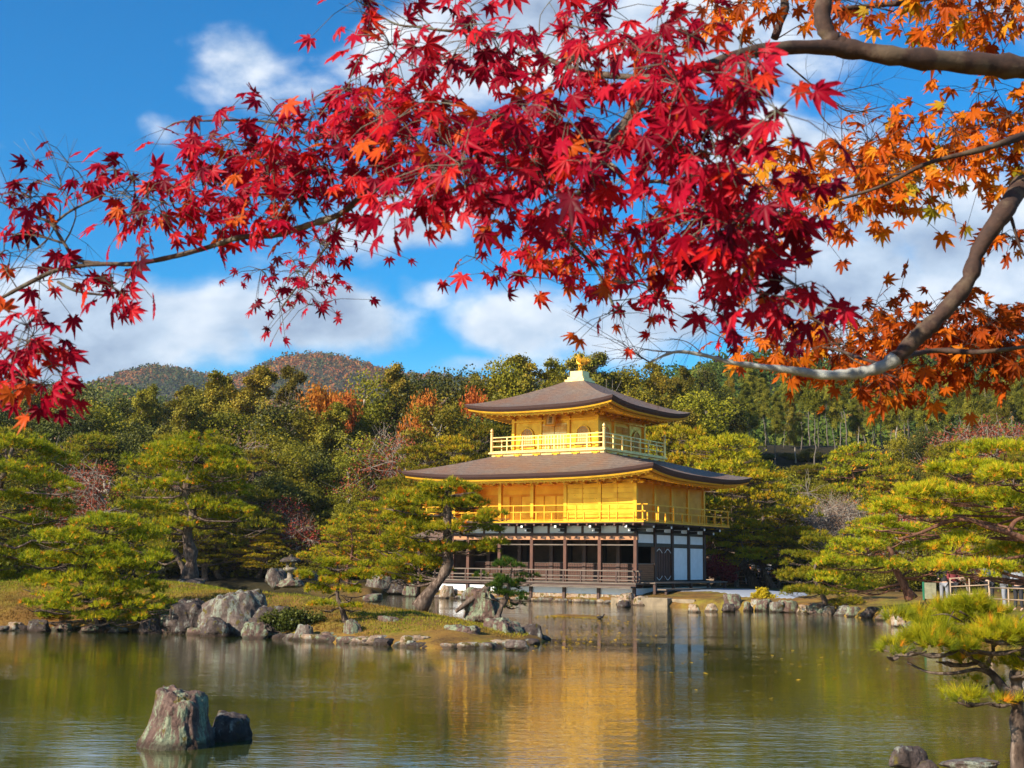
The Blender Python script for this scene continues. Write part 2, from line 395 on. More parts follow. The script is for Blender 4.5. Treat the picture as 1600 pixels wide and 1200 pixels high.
def water_mat():
    m, n, b = mat('pond_water')
    t = n.n('ShaderNodeTexCoord').outputs['Object']
    b.inputs['Base Color'].default_value = (.045, .055, .008, 1); b.inputs['Roughness'].default_value = .035
    b.inputs['IOR'].default_value = 1.6; b.inputs['Specular IOR Level'].default_value = .5
    a = n.noise(n.mapping(t, scale=(.55, 1.5, 1)), 2.6, 3, .5, .3)
    c = n.noise(n.mapping(t, scale=(.45, 1.7, 1), rot=(0, 0, .12)), 7.5, 3, .55, .2)
    patch = n.ramp(n.noise(n.mapping(t, scale=(.5, 1, 1)), .16, 3, .6), [(.38, (.25, .25, .25)), (.62, (1, 1, 1))])
    hgt = n.m('MULTIPLY', n.m('ADD', n.m('MULTIPLY', a, 1.0), n.m('MULTIPLY', c, .6)), patch)
    bp = n.n('ShaderNodeBump'); bp.inputs['Strength'].default_value = 1; bp.inputs['Distance'].default_value = .0082
    n.put(bp.inputs['Height'], hgt); n.put(b.inputs['Normal'], bp.outputs[0]); n.put(b.inputs['Coat Normal'], bp.outputs[0])
    b.inputs['Coat Weight'].default_value = .7; b.inputs['Coat Roughness'].default_value = .03; b.inputs['Coat IOR'].default_value = 1.4; return m
M['water'] = water_mat()
# ------------------------------------------------------------------ terrain
def sdf(pts, X, Y):
    """signed distance, positive inside"""
    pts = np.array(pts, dtype=float); d = np.full(X.shape, 1e9); ins = np.zeros(X.shape, bool)
    for i in range(len(pts)):
        x0, y0 = pts[i]; x1, y1 = pts[(i + 1) % len(pts)]
        ex, ey = x1 - x0, y1 - y0; t = np.clip(((X - x0) * ex + (Y - y0) * ey) / (ex * ex + ey * ey + 1e-12), 0, 1)
        d = np.minimum(d, np.hypot(X - x0 - t * ex, Y - y0 - t * ey))
        if y0 != y1:
            ins ^= ((y0 > Y) != (y1 > Y)) & (X < (x1 - x0) * (Y - y0) / (y1 - y0) + x0)
    return np.where(ins, d, -d)
def hash2(ix, iy, s=0):
    n = (ix.astype(np.int64) * 374761393 + iy.astype(np.int64) * 668265263 + s * 974711) & 0x7fffffff
    n = ((n ^ (n >> 13)) * 1274126177) & 0x7fffffff
    return ((n ^ (n >> 16)) & 0xffff) / 65535.0
def vnoise(x, y, s=0):
    ix = np.floor(x); iy = np.floor(y); fx = x - ix; fy = y - iy; fx = fx * fx * (3 - 2 * fx); fy = fy * fy * (3 - 2 * fy)
    a = hash2(ix, iy, s); b = hash2(ix + 1, iy, s); c = hash2(ix, iy + 1, s); d = hash2(ix + 1, iy + 1, s)
    return (a * (1 - fx) + b * fx) * (1 - fy) + (c * (1 - fx) + d * fx) * fy
def fbm(x, y, o=4, s=0):
    return sum(vnoise(x * 2 ** k, y * 2 ** k, s + k) * .5 ** k for k in range(o)) / (2 - .5 ** (o - 1))
def sstep(a, b, x):
    t = np.clip((x - a) / (b - a), 0, 1); return t * t * (3 - 2 * t)

BX, BY, TH = 4.02, 75.33, R(33.15)          # pavilion centre and heading
def bw(u, v, z=0): return (BX + u * math.cos(TH) + v * math.sin(TH), BY - u * math.sin(TH) + v * math.cos(TH), z)
B2 = lambda u, v: bw(u, v)[:2]
POND = [(-90, 97), (-30, 94), (-14, 89), (-11.5, 80), (-8.3, 77.5), (-7.2, 82), B2(-7.2, 5.5), B2(-6.9, 0), B2(-6.7, -5.25), B2(7.0, -5.35),
        B2(7.2, -6.4), B2(10.2, -6.3), tuple(G(1172, 953)[:2]), tuple(G(1250, 957)[:2]), tuple(G(1320, 962)[:2]), tuple(G(1385, 968)[:2]), tuple(G(1432, 985)[:2]),
        (13.6, 38), (12.6, 32), (12.6, 25), (13, 20), (11.5, 16), (6.2, 13.6), (4.0, 11.6), (3.0, 9.5), (2, 7), (0, 4.6), (-6, 4), (-20, 6), (-45, 12), (-75, 30), (-100, 70)]
_i = [tuple(G(x, y)[:2]) for x, y in [(-160, 984), (0, 985), (110, 984), (180, 987), (250, 989), (330, 992), (420, 995), (500, 1002), (600, 1008), (680, 1013), (760, 1013), (820, 1008), (852, 999)]]
ISLE = _i + [(.2, 38.6), (-1.2, 40.8), (-3.4, 42.6), (-6, 44), (-7.6, 47.5), (-10, 51), (-15, 53), (-20, 52), (-26, 50), (-34, 47), (-34, 40)]
SPIT = [tuple(G(x, y, -.0)[:2]) for x, y in [(858, 962), (900, 965), (938, 967), (940, 963), (905, 961), (870, 960)]]
def land_h(X, Y):
    sm = -sdf(POND, X, Y)                     # >0 on the mainland
    si = sdf(ISLE, X, Y) + .35 * (fbm(X * .9, Y * .9, 3, 5) - .5)
    sm2 = sm + .5 * (fbm(X * .7, Y * .7, 3, 9) - .5)
    near = sstep(20, 12, Y) * .0
    hm = -1.2 + 1.62 * sstep(-1.3, .35, sm2) + .25 * sstep(.4, 3, sm2)
    hm = hm + .30 * (fbm(X * .25, Y * .25, 3, 2) - .5) * sstep(1, 5, sm)
    hillR = 15 * sstep(96, 150, Y) * sstep(-4, 26, X) + 22 * sstep(150, 330, Y) * sstep(0, 70, X)
    hillL = 4.5 * sstep(98, 150, Y) * sstep(6, -10, X) + 3 * sstep(140, 200, Y)
    hm = hm + (hillR + hillL) * sstep(0, 4, sm)
    hmx = np.interp(X, [-30, -12, -7.5, -4, -1.5, 1], [1.3, 1.45, 1.35, .95, .7, .42])
    hi = -1.2 + 1.32 * sstep(-1.1, .12, si) + hmx * (1 - np.exp(-np.maximum(si, 0) / 2.9)) + .16 * (fbm(X * .8, Y * .8, 4, 3) - .5) * sstep(.2, 1.5, si)
    ss = -1.2 + 1.225 * sstep(-1.0, .15, sdf(SPIT, X, Y))
    return np.maximum(np.maximum(hm, hi), ss)
def gz(x, y): return float(land_h(np.array([float(x)]), np.array([float(y)]))[0])

def grid(name, xs, ys, hf, mt, kind='structure', tintf=None):
    X, Y = np.meshgrid(xs, ys); Z = hf(X, Y); nx, ny = len(xs), len(ys)
    V = np.stack([X, Y, Z], -1).reshape(-1, 3)
    i = np.arange(nx - 1)[None, :] + nx * np.arange(ny - 1)[:, None]
    Fq = np.stack([i, i + 1, i + nx + 1, i + nx], -1).reshape(-1, 4)
    o = mesh_np(name, V, Fq, mt, tint=None if tintf is None else tintf(X, Y).ravel(), smooth=True)
    return tag(o, kind=kind)
def warp(a, b, c, n1, n2, n3, e0, e1):
    return np.concatenate([np.linspace(e0, a, n1, endpoint=False), np.linspace(a, b, n2, endpoint=False), np.linspace(b, c, n3, endpoint=False), np.linspace(c, e1, 40)])
xs = np.concatenate([-np.geomspace(2400, 46, 50)[:-1], np.linspace(-46, -24, 60, endpoint=False), np.linspace(-24, 18, 300, endpoint=False), np.linspace(18, 50, 60, endpoint=False), np.geomspace(50, 2400, 50)])
ys = np.concatenate([np.linspace(-40, 2, 14, endpoint=False), np.linspace(2, 30, 60, endpoint=False), np.linspace(30, 58, 200, endpoint=False), np.linspace(58, 100, 120, endpoint=False), np.linspace(100, 340, 60, endpoint=False), np.geomspace(340, 4200, 40)])
grid('ground', xs, ys, land_h, M['ground'])
wv = MB().poly([(-110, 2, 0), (40, 2, 0), (40, 110, 0), (-110, 110, 0)], [(0, 1, 2, 3)]).build('pond_water', M['water']); tag(wv, kind='structure')

# distant wooded hills
def quads(C_, N_, size, aspect=1.0, spin=None, r=rs):
    """leaf quads (kites) at C_ facing N_"""
    n = len(C_); N_ = N_ / (np.linalg.norm(N_, axis=1, keepdims=True) + 1e-9)
    t = r.normal(size=(n, 3)) if spin is None else spin
    a = np.cross(N_, t); a /= np.linalg.norm(a, axis=1, keepdims=True) + 1e-9; b = np.cross(N_, a)
    sz = (np.asarray(size) * (.7 + .6 * r.rand(n)))[:, None]
    V = np.stack([C_ - a * sz, C_ - b * sz * aspect * .6 + a * sz * .1, C_ + a * sz, C_ + b * sz * aspect * .6 + N_ * sz * .15], 1).reshape(-1, 3)
    return V, np.arange(4 * n).reshape(-1, 4)
def rdir(n, r=rs):
    d = r.normal(size=(n, 3)); return d / np.linalg.norm(d, axis=1, keepdims=True)
def hill(name, x0, x1, y0, y1, f, cell, per, qs, mt, s=0, zcut=None):
    """wooded hillside: dark soil sheet, with a canopy of thousands of leafy crowns over it"""
    X = np.linspace(x0, x1, 160); Y = np.linspace(y0, y1, 60)
    base = grid(name, X, Y, lambda a, b: f(a, b) - cell * .25, M['forest_floor'])
    gx, gy = np.meshgrid(np.arange(x0, x1, cell), np.arange(y0, y1, cell)); r = np.random.RandomState(100 + s)
    cx = (gx + r.rand(*gx.shape) * cell).ravel(); cy = (gy + r.rand(*gx.shape) * cell).ravel(); cz = f(cx, cy)
    n = len(cx); rad = cell * (.42 + .35 * r.rand(n)); hh = rad * (.8 + 1.4 * r.rand(n))
    kind = np.clip(r.rand(n) * .55 + 1.3 * (fbm(cx / cell / 7, cy / cell / 7, 3, s) - .38), 0, 1)
    idx = np.repeat(np.arange(n), per); d = rdir(len(idx), r); d[:, 2] = np.abs(d[:, 2]) * 1.1 - .25; d[:, 1] -= .15
    rr = (.8 + .3 * r.rand(len(idx)))[:, None]
    Cc = np.stack([cx, cy, cz], 1)[idx] + d * rr * np.stack([rad, rad, hh], 1)[idx]
    V, Fq = quads(Cc, d + .7 * r.normal(size=d.shape), qs, 1.2, r=r)
    o = mesh_np(name.rstrip('s') + '_canopy', V, Fq, mt, tint=np.repeat(np.clip(kind[idx] + .08 * r.normal(size=len(idx)), 0, 1), 4))
    return o
def px2x(px, Y): return P(px, 600, Y)[0]
def ridge(pts, Y):
    a = [P(x, y, Y) for x, y in pts]; return [p[0] for p in a], [p[2] for p in a]
M['forest_floor'] = simple('dark_forest_floor', (.035, .034, .014), .95, var=.5, scale=.3)
M['canopy'] = foliage('autumn_hillside_canopy', [(0, (.035, .06, .024)), (.35, (.06, .08, .022)), (.52, (.12, .09, .035)), (.7, (.24, .085, .03)), (.9, (.30, .07, .025)), (1, (.32, .14, .04))], .15, .8, 0)
M['canopyg'] = foliage('green_hillside_canopy', [(0, (0.029, 0.056, 0.012)), (.5, (0.085, 0.119, 0.016)), (.85, (0.182, 0.175, 0.022)), (1, (0.312, 0.125, 0.030))], .2, .8, 0)
RX, RZ = ridge([(-700, 640), (-200, 612), (0, 604), (100, 602), (150, 593), (185, 580), (215, 571), (243, 567), (275, 571), (310, 580), (350, 586), (385, 579), (420, 563), (450, 552), (483, 549), (515, 550), (555, 559), (590, 570), (625, 580), (680, 584), (740, 590), (900, 590), (1200, 600), (1700, 600)], 1250)
tag(hill('far_hills', px2x(-250, 1250), px2x(1000, 1250), 880, 1300, lambda X, Y: np.interp(X * 1250 / Y, RX, RZ) * (.30 + .70 * sstep(850, 1250, Y)) - 8 + 60 * (fbm(X / 130, Y / 130, 3, 4) - .5) * sstep(1240, 1000, Y), 5.6, 14, 1.15, M['canopy'], 3), kind='stuff')
RX2, RZ2 = ridge([(-900, 640), (-300, 612), (0, 606), (60, 603), (120, 600), (170, 603), (230, 616), (290, 634), (350, 662), (450, 720), (600, 780)], 480)
tag(hill('wooded_hill', px2x(-200, 480), px2x(560, 480), 330, 500, lambda X, Y: np.interp(X * 480 / Y, RX2, RZ2) * (.3 + .7 * sstep(330, 470, Y)) - 5, 5, 40, .62, M['canopyg'], 5), kind='stuff')
RX3, RZ3 = ridge([(800, 700), (870, 660), (960, 610), (1020, 592), (1080, 577), (1130, 562), (1180, 557), (1260, 563), (1340, 558), (1420, 553), (1520, 549), (1620, 546), (1900, 560)], 300)
tag(hill('wooded_slopes', px2x(850, 300), px2x(1750, 300), 165, 315, lambda X, Y: np.interp(X * 300 / Y, RX3, RZ3) * (.42 + .58 * sstep(175, 295, Y)) - 4.0, 4.2, 110, .36, M['canopyg'], 8), kind='stuff')

# ------------------------------------------------------------------ the golden pavilion
KP = empty('golden_pavilion', (BX, BY, 0), -TH, 'three storey gold leaf pavilion with dark timber ground floor at the edge of the pond', 'pavilion')
def curved_roof(hu, hv, tu, tv, ztop, zmid, ztip, k, off=0, n=36, m=14, sweep=3.2, out=.0):
    """grid of a roof with swept-up corners; returns rows of points going round, from eave to top"""
    rings = []
    for i in range(m + 1):
        t = 1 - i / m
        ring = []
        for side in range(4):
            for j in range(n):
                s = -1 + 2 * j / n
                ze = zmid + (ztip - zmid) * abs(s) ** sweep - off
                f = 1 - (1 - t) ** k
                z = (ztop - off) + (ze - (ztop - off)) * f
                uu = tu + (hu - tu) * t + out * abs(s) ** 4 * t; vv = tv + (hv - tv) * t + out * abs(s) ** 4 * t
                p = [(s * uu, -vv), (uu, s * vv), (-s * uu, vv), (-uu, -s * vv)][side]
                ring.append((p[0], p[1], z))
        rings.append(ring)
    return rings
def rings_mesh(mb, rings, flip=False):
    k = len(mb.v); n = len(rings[0])
    for r in rings: mb.v += r
    for i in range(len(rings) - 1):
        for j in range(n):
            j2 = (j + 1) % n; f = (k + i * n + j, k + i * n + j2, k + (i + 1) * n + j2, k + (i + 1) * n + j)
            mb.f.append(f[::-1] if flip else f)
def roof(hu, hv, tu, tv, ztop, zmid, ztip, k, wu, wv, zw):
    th = .27
    top = curved_roof(hu, hv, tu, tv, ztop, zmid, ztip, k)
    def eave(inset, drop, raise_=0):
        return curved_roof(hu - inset, hv - inset, tu, tv, ztop, zmid, ztip, k, drop, m=1)[0]
    mb = MB(); rings_mesh(mb, top)
    me_ = MB()
    e = [top[0], eave(.05, th * .55), eave(.16, th)]
    rings_mesh(me_, [e[1], top[0]]); rings_mesh(me_, [e[2], e[1]])
    rf = mb.build('roof', M['bark_roof'], KP, smooth=True)
    rf.data.set_sharp_from_angle(angle=R(40)); me_.build('roof_edge', M['roofedge'], rf)
    mb = MB(); rings_mesh(mb, [eave(.62, th + .02), e[2]]); mb.build('eave_underside', M['black'], KP)
    # gold fascia board under the bark
    a = eave(.15, th + .012); b = eave(.17, th + .10); c = eave(.42, th + .10); d = eave(.42, th + .012)
    mb = MB(); rings_mesh(mb, [b, a]); rings_mesh(mb, [c, b]); rings_mesh(mb, [d, c]); mb.build('gold_fascia', M['goldd'] if False else M['gold'], KP)
    a = eave(.50, th + .10); b = eave(.52, th + .20); c = eave(.75, th + .20)
    mb = MB(); rings_mesh(mb, [b, a]); rings_mesh(mb, [c, b]); mb.build('lower_fascia', M['gold'], KP)
    # soffit to the wall head
    inner = []
    n = 36
    for side in range(4):
        for j in range(n):
            s = -1 + 2 * j / n; p = [(s * wu, -wv), (wu, s * wv), (-s * wu, wv), (-wu, -s * wv)][side]; inner.append((p[0], p[1], zw))
    mid = eave(.60, th + .13); 
    rr = [[tuple(np.array(a_) * (1 - t) + np.array(b_) * t + np.array((0, 0, .10 * math.sin(t * math.pi)))) for a_, b_ in zip(inner, mid)] for t in (0, .25, .5, .75, 1)]
    mb = MB(); rings_mesh(mb, rr, True); mb.build('soffit', M['gold'], KP)
    # rafters
    mb = MB()
    for side in range(4):
        L = (hu if side % 2 == 0 else hv); w2 = (wu if side % 2 == 0 else wv)
        c = int(2 * L / .44)
        for j in range(c):
            s = -1 + 2 * (j + .5) / c
            zz = zmid + (ztip - zmid) * abs(s) ** 3.2 - th - .20
            q = s * (L - .55)
            if abs(q) > w2 + .02:
                ib = abs(q) - w2 ; 
            else: ib = 0
            if side % 2 == 0: A = (q, wv + ib, zw - .03 + (zz - zw) * ib / max(.01, hv - .55 - wv)); B = (q, hv - .58, zz)
            else: A = (wu + ib, q, zw - .03 + (zz - zw) * ib / max(.01, hu - .55 - wu)); B = (hu - .58, q, zz)
            sg = 1 if side in (1, 2) else -1
            if side % 2 == 0: A = (A[0], sg * A[1], A[2]); B = (B[0], sg * B[1], B[2])
            else: A = (sg * A[0], A[1], A[2]); B = (sg * B[0], B[1], B[2])
            if (Vector(A) - Vector(B)).length > .15: mb.bar(A, B, .10, .13)
    mb.build('rafters', M['gold'], KP)
WU, WV = 5.95, 4.25; bu = 11.9 / 5.5; bv = 2.125
UX = [-WU + .5 * bu + i * bu for i in range(6)]; UX = [-WU] + UX     # column lines, the half bay at the west
VX = [-WV + i * bv for i in range(5)]
# podium of stone and plaster
MB().box(-WU - .5, WU + .35, -5.21, 4.6, -.2, .46).build('stone_podium', M['rockt'], KP)
MB().box(-WU - .45, WU + .30, -5.16, 4.55, .462, .80).build('plaster_band', M['plaster'], KP)
# verandah of the ground floor
ZD = 1.08
mb = MB()
for i in range(8): mb.box(-WU - .75, WU + .55, -5.3 + i * .2, -5.3 + i * .2 + .19, ZD - .07, ZD)
mb.box(-WU - .75, WU + .55, -3.7, 4.5, ZD - .07, ZD); mb.build('verandah_floor', M['deck'], KP)
mb = MB(); mb.box(-WU - .72, WU + .52, -5.26, -5.16, ZD - .19, ZD - .072); mb.box(-WU - .72, WU + .52, -4.5, -4.4, ZD - .22, ZD - .072); mb.build('floor_beam', M['wood'], KP)
for i in range(7):
    u = -WU - .4 + i * 2.12
    MB().box(u - .08, u + .08, -5.30, -5.165, .1, ZD - .242).build('verandah_post', M['wood'], KP)
mb = MB()                         # a lower step running along the verandah
for i in range(2): mb.box(-WU + 3.4, WU + .5, -5.79 + i * .23, -5.79 + i * .23 + .22, .86, .91)
mb.box(-WU + 3.4, WU + .5, -5.77, -5.70, .80, .858)
mb.build('lower_step', M['deck'], KP)
def railing(name, m, pts, z0, zs, posts, pw=.09, rw=.06, over=.25, pm=None):
    """rails through pts at heights zs above z0, posts every so often"""
    rl = MB()
    for a, b in zip(pts[:-1], pts[1:]):
        a = Vector((a[0], a[1], z0)); b = Vector((b[0], b[1], z0)); d = (b - a).normalized()
        for i, z in enumerate(zs):
            o = over if i == len(zs) - 1 else over * .55
            rl.bar(a - d * o + Vector((0, 0, z)), b + d * o + Vector((0, 0, z)), rw, rw * (1 if i else .8))
    r = rl.build(name, m, KP)
    ps = []
    for a, b in zip(pts[:-1], pts[1:]):
        a = Vector((a[0], a[1], z0)); b = Vector((b[0], b[1], z0)); L = (b - a).length; n = max(1, round(L / posts))
        for i in range(n + 1):
            p = a + (b - a) * i / n
            if any((p - q).length < .05 for q in ps): continue
            ps.append(p)
            MB().box(p.x - pw / 2, p.x + pw / 2, p.y - pw / 2, p.y + pw / 2, z0, z0 + zs[-1] - rw / 2 - .002).build('railing_post', pm or m, r)
    return r
railing('verandah_railing', M['deck'], [(-WU - .6, -4.2), (-WU - .6, -5.18), (WU + .42, -5.18), (WU + .42, -4.6)], ZD, [.14, .33, .62], 1.06, .085, .06, pm=M['wood'])
# east bench
mb = MB(); mb.box(WU + .05, WU + 1.15, -4.25, 5.1, ZD - .03, ZD + .04); mb.build('east_bench', M['deck'], KP)
mb = MB(); mb.box(WU + 1.25, WU + 1.75, -4.2, 2.2, .72, .79); mb.build('east_step', M['deck'], KP)
for v in (-4.1, -1.9, .3, 2.6, 4.9):
    MB().box(WU + .98, WU + 1.12, v - .07, v + .07, .5, ZD - .032).build('bench_leg', M['wood'], KP)
for v in (-4.0, -.9, 2.0):
    MB().box(WU + 1.6, WU + 1.72, v - .07, v + .07, .5, .718).build('step_leg', M['wood'], KP)
# ground storey timber
Z1 = 3.72
for i, u in enumerate(UX):
    for v in ([-WV] if i not in (0, 6) else [-WV]):
        MB().box(u - .10, u + .10, v - .10, v + .10, ZD, Z1).build('column', M['woodr'], KP, bevel=.015)
    if 0 < i < 6: MB().box(u - .11, u + .11, -WV + bv - .11, -WV + bv + .11, ZD, Z1).build('column', M['wood'], KP)
for v in VX[1:]:
    MB().box(WU - .12, WU + .12, v - .12, v + .12, ZD, Z1 + .5).build('column', M['wood'], KP)
mb = MB(); mb.box(-WU - .12, WU + .12, -WV - .10, -WV + .10, 3.34, 3.56); mb.build('verandah_beam', M['woodl'], KP)
mb = MB(); mb.box(-WU - .10, WU + .10, -WV - .14, -WV + .12, 3.562, 3.70); mb.box(-WU - .14, WU + .14, -WV - .13, -WV + .12, 4.10, 4.19); mb.build('upper_beam', M['wood'], KP)
MB().box(-WU, WU, -WV - .05, -WV - .02, 3.04, 3.10).build('hanging_rail', M['deck'], KP)
mb = MB()
for i in range(len(UX) - 1):           # carved frog-leg struts on the beam
    um = (UX[i] + UX[i + 1]) / 2
    if i == 0: continue
    mb.poly([(um - .5, -WV - .13, 3.42), (um - .15, -WV - .13, 3.36), (um - .1, -WV - .13, 3.5), (um - .35, -WV - .13, 3.53), (um - .5, -WV - .105, 3.42), (um - .15, -WV - .105, 3.36), (um - .1, -WV - .105, 3.5), (um - .35, -WV - .105, 3.53)], [(0, 1, 2, 3), (7, 6, 5, 4), (0, 4, 5, 1), (1, 5, 6, 2), (2, 6, 7, 3), (3, 7, 4, 0)])
    mb.poly([(um + .5, -WV - .13, 3.42), (um + .15, -WV - .13, 3.36), (um + .1, -WV - .13, 3.5), (um + .35, -WV - .13, 3.53), (um + .5, -WV - .105, 3.42), (um + .15, -WV - .105, 3.36), (um + .1, -WV - .105, 3.5), (um + .35, -WV - .105, 3.53)], [(3, 2, 1, 0), (4, 5, 6, 7), (1, 5, 4, 0), (2, 6, 5, 1), (3, 7, 6, 2), (0, 4, 7, 3)])
mb.split('carved_strut', M['wood'], KP, 2)
# white frieze panels between the storeys, south and east
for i in range(len(UX) - 1):
    h = [(UX[i], UX[i + 1])] if i == 0 else [(UX[i], (UX[i] + UX[i + 1]) / 2), ((UX[i] + UX[i + 1]) / 2, UX[i + 1])]
    for a, b in h:
        MB().box(a + .07, b - .07, -WV - .02, -WV + .04, 3.702, 4.098).build('frieze_panel', M['plaster'], KP)
    for u in {round(b, 4) for a, b in h}: MB().box(u - .068, u + .068, -WV - .05, -WV + .02, 3.702, 4.098).build('frieze_post', M['wood'], KP)
# rooms behind the verandah
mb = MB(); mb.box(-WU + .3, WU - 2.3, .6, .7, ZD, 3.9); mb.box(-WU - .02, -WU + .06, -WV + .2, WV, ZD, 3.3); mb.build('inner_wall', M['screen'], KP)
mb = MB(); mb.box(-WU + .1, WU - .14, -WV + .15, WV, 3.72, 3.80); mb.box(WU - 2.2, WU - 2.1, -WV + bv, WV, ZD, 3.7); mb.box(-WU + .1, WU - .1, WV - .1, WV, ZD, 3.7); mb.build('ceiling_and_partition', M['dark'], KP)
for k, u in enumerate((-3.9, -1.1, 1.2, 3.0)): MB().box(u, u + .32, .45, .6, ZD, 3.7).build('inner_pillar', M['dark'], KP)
def lattice(name, m, u0, u1, v, z0, z1, pitch, w_=.022, axis='u', d=.02, parent=KP, backing=None):
    mb = MB()
    nn = int((u1 - u0) / pitch)
    for i in range(nn + 1):
        a = u0 + (u1 - u0) * i / nn
        if axis == 'u': mb.box(a - w_ / 2, a + w_ / 2, v - d, v, z0, z1)
        else: mb.box(v, v + d, a - w_ / 2, a + w_ / 2, z0, z1)
    nz = int((z1 - z0) / pitch)
    for i in range(nz + 1):
        z = z0 + (z1 - z0) * i / nz
        if axis == 'u': mb.box(u0, u1, v - d - .006, v - d - .001, z - w_ / 2, z + w_ / 2)
        else: mb.box(v + d + .001, v + d + .006, u0, u1, z - w_ / 2, z + w_ / 2)
    return mb.build(name, m, parent)
vb = -WV + bv
for i in range(len(UX) - 1):
    f = MB(); f.box(UX[i] + .13, UX[i + 1] - .13, vb - .03, vb + .03, ZD + .02, ZD + .98)
    fo = f.build('half_shutter', M['wood'], KP)
    lattice('lattice', M['woodr'], UX[i] + .14, UX[i + 1] - .14, vb - .035, ZD + .04, ZD + .96, .11, .03, parent=fo)
    MB().box(UX[i] + .13, UX[i + 1] - .13, vb - .06, vb + .032, ZD + .981, ZD + 1.03).build('shutter_rail', M['deck'], fo)
# east side: low lattice in the verandah bay, plank doors, white walls
f = MB().box(WU - .04, WU + .04, -WV + .13, -WV + bv - .13, ZD + .02, ZD + .98).build('half_shutter', M['woodr'], KP)
lattice('lattice', M['woodl'], -WV + .14, -WV + bv - .14, WU + .042, ZD + .04, ZD + .96, .11, .03, axis='v', parent=f)
MB().box(WU - .05, WU + .06, -WV + .13, -WV + bv - .13, ZD + .981, ZD + 1.03).build('shutter_rail', M['deck'], f)
dr = MB().box(WU - .05, WU + .03, VX[1] + .13, VX[2] - .13, ZD + .05, 3.0).build('plank_door', M['woodr'], KP)
mb = MB()
for i in range(7):
    a = VX[1] + .15 + i * (bv - .3) / 6; mb.box(WU + .031, WU + .055, a - .02, a + .02, ZD + .06, 2.98)
mb.build('door_batten', M['wood'], dr)
for i in (1, 2):      # pointed white arches painted on the door heads
    vc = VX[1] + bv * (i * .5 - .25)
    for sgn, z, k in ((1, 2.95, 1), (-1, 1.16, -1)):
        mb = MB(); pts = []
        for s_ in np.linspace(-1, 1, 9): pts.append((vc + s_ * .38, z - k * (.05 + .22 * abs(s_) ** 1.4)))
        for (a, za), (b, zb) in zip(pts[:-1], pts[1:]):
            mb.poly([(WU + .057, a, za - .015), (WU + .057, b, zb - .015), (WU + .057, b, zb + .02), (WU + .057, a, za + .02), (WU + .04, a, za - .015), (WU + .04, b, zb - .015), (WU + .04, b, zb + .02), (WU + .04, a, za + .02)], [(0, 1, 2, 3), (7, 6, 5, 4), (0, 4, 5, 1), (2, 6, 7, 3)])
        mb.build('door_arch', M['white'], dr)
for i in (2, 3):
    MB().box(WU - .04, WU + .03, VX[i] + .13, VX[i + 1] - .13, ZD + .12, 2.98).build('white_wall_panel', M['plaster'], KP)
for i in range(4):
    MB().box(WU - .04, WU + .03, VX[i] + .13, VX[i + 1] - .13, 3.20, 3.66).build('upper_wall_panel', M['plaster'], KP)
    MB().box(WU - .04, WU + .03, VX[i] + .13, VX[i + 1] - .13, 3.80, 4.02).build('frieze_panel', M['plaster'], KP)
mb = MB()
for z0, z1 in ((ZD - .02, ZD + .10), (3.0, 3.18), (3.67, 3.79), (4.03, 4.19)): mb.box(WU - .06, WU + .08, -WV + .121, WV - .121, z0, z1)
mb.build('east_beam', M['black'], KP)
MB().box(-WU + .1, WU - .1, WV - .05, WV + .05, ZD, 4.1).build('north_wall', M['plaster'], KP)
# second storey balcony carried on brackets
Z2 = 4.30; AU, AV = 7.04, 5.5
MB().box(-AU, AU, -AV, AV, 4.192, Z2 - .062).build('balcony_underframe', M['wood'], KP)
MB().box(-AU - .04, AU + .04, -AV - .04, AV + .04, Z2 - .06, Z2 + .02).build('balcony_floor', M['gold'], KP)
def bracket(u, v, du, dv, z):
    """stepped bracket arm with white-painted ends, pointing outwards"""
    L = .95
    mb = MB(); su, sv = (-dv, du)
    for (o0, o1, z0, z1) in ((0, .55, z - .42, z - .25), (0, L, z - .235, z - .08)):
        a = (u + du * o0, v + dv * o0); b = (u + du * o1, v + dv * o1)
        mb.box(min(a[0], b[0]) - .07 * abs(su), max(a[0], b[0]) + .07 * abs(su), min(a[1], b[1]) - .07 * abs(sv), max(a[1], b[1]) + .07 * abs(sv), z0, z1)
    c = (u + du * .8, v + dv * .8)
    mb.box(c[0] - .3 * abs(su) - .05 * abs(du), c[0] + .3 * abs(su) + .05 * abs(du), c[1] - .3 * abs(sv) - .05 * abs(dv), c[1] + .3 * abs(sv) + .05 * abs(dv), z - .075, z - .002)
    o = mb.build('bracket', M['black'], KP)
    mb = MB()
    for (o1, z0, z1) in ((.55, z - .42, z - .25), (L, z - .235, z - .08)):
        a = (u + du * (o1 + .003), v + dv * (o1 + .003)); b = (u + du * (o1 + .03), v + dv * (o1 + .03))
        mb.box(min(a[0], b[0]) - .065 * abs(su), max(a[0], b[0]) + .065 * abs(su), min(a[1], b[1]) - .065 * abs(sv), max(a[1], b[1]) + .065 * abs(sv), z0 + .02, z1 - .02)
    mb.build('white_end', M['white'], o)
for u in UX[1:]: bracket(u, -WV - .15, 0, -1, 4.19)
for v in VX: bracket(WU + .1, v, 1, 0, 4.19)
mb = MB()
for k in range(26): mb.box(-AU + .1 + k * .555, -AU + .2 + k * .555, -AV + .02, -WV, 4.08, 4.19)
mb.split('balcony_joist', M['woodr'], KP, 1)
railing('balcony_railing', M['gold'], [(-AU, AV), (-AU, -AV + .05), (AU - .05, -AV + .05), (AU - .05, AV)], Z2 + .02, [.06, .50, .86], 1.9, .07, .05, .3)
mb = MB()
for k in range(14):
    u = -AU + .5 + k * 1.0; mb.box(u - .035, u + .035, -AV + .015, -AV + .085, Z2 + .02, Z2 + .48)
for k in range(10):
    v = -AV + .6 + k * 1.05; mb.box(AU - .085, AU - .015, v - .035, v + .035, Z2 + .02, Z2 + .48)
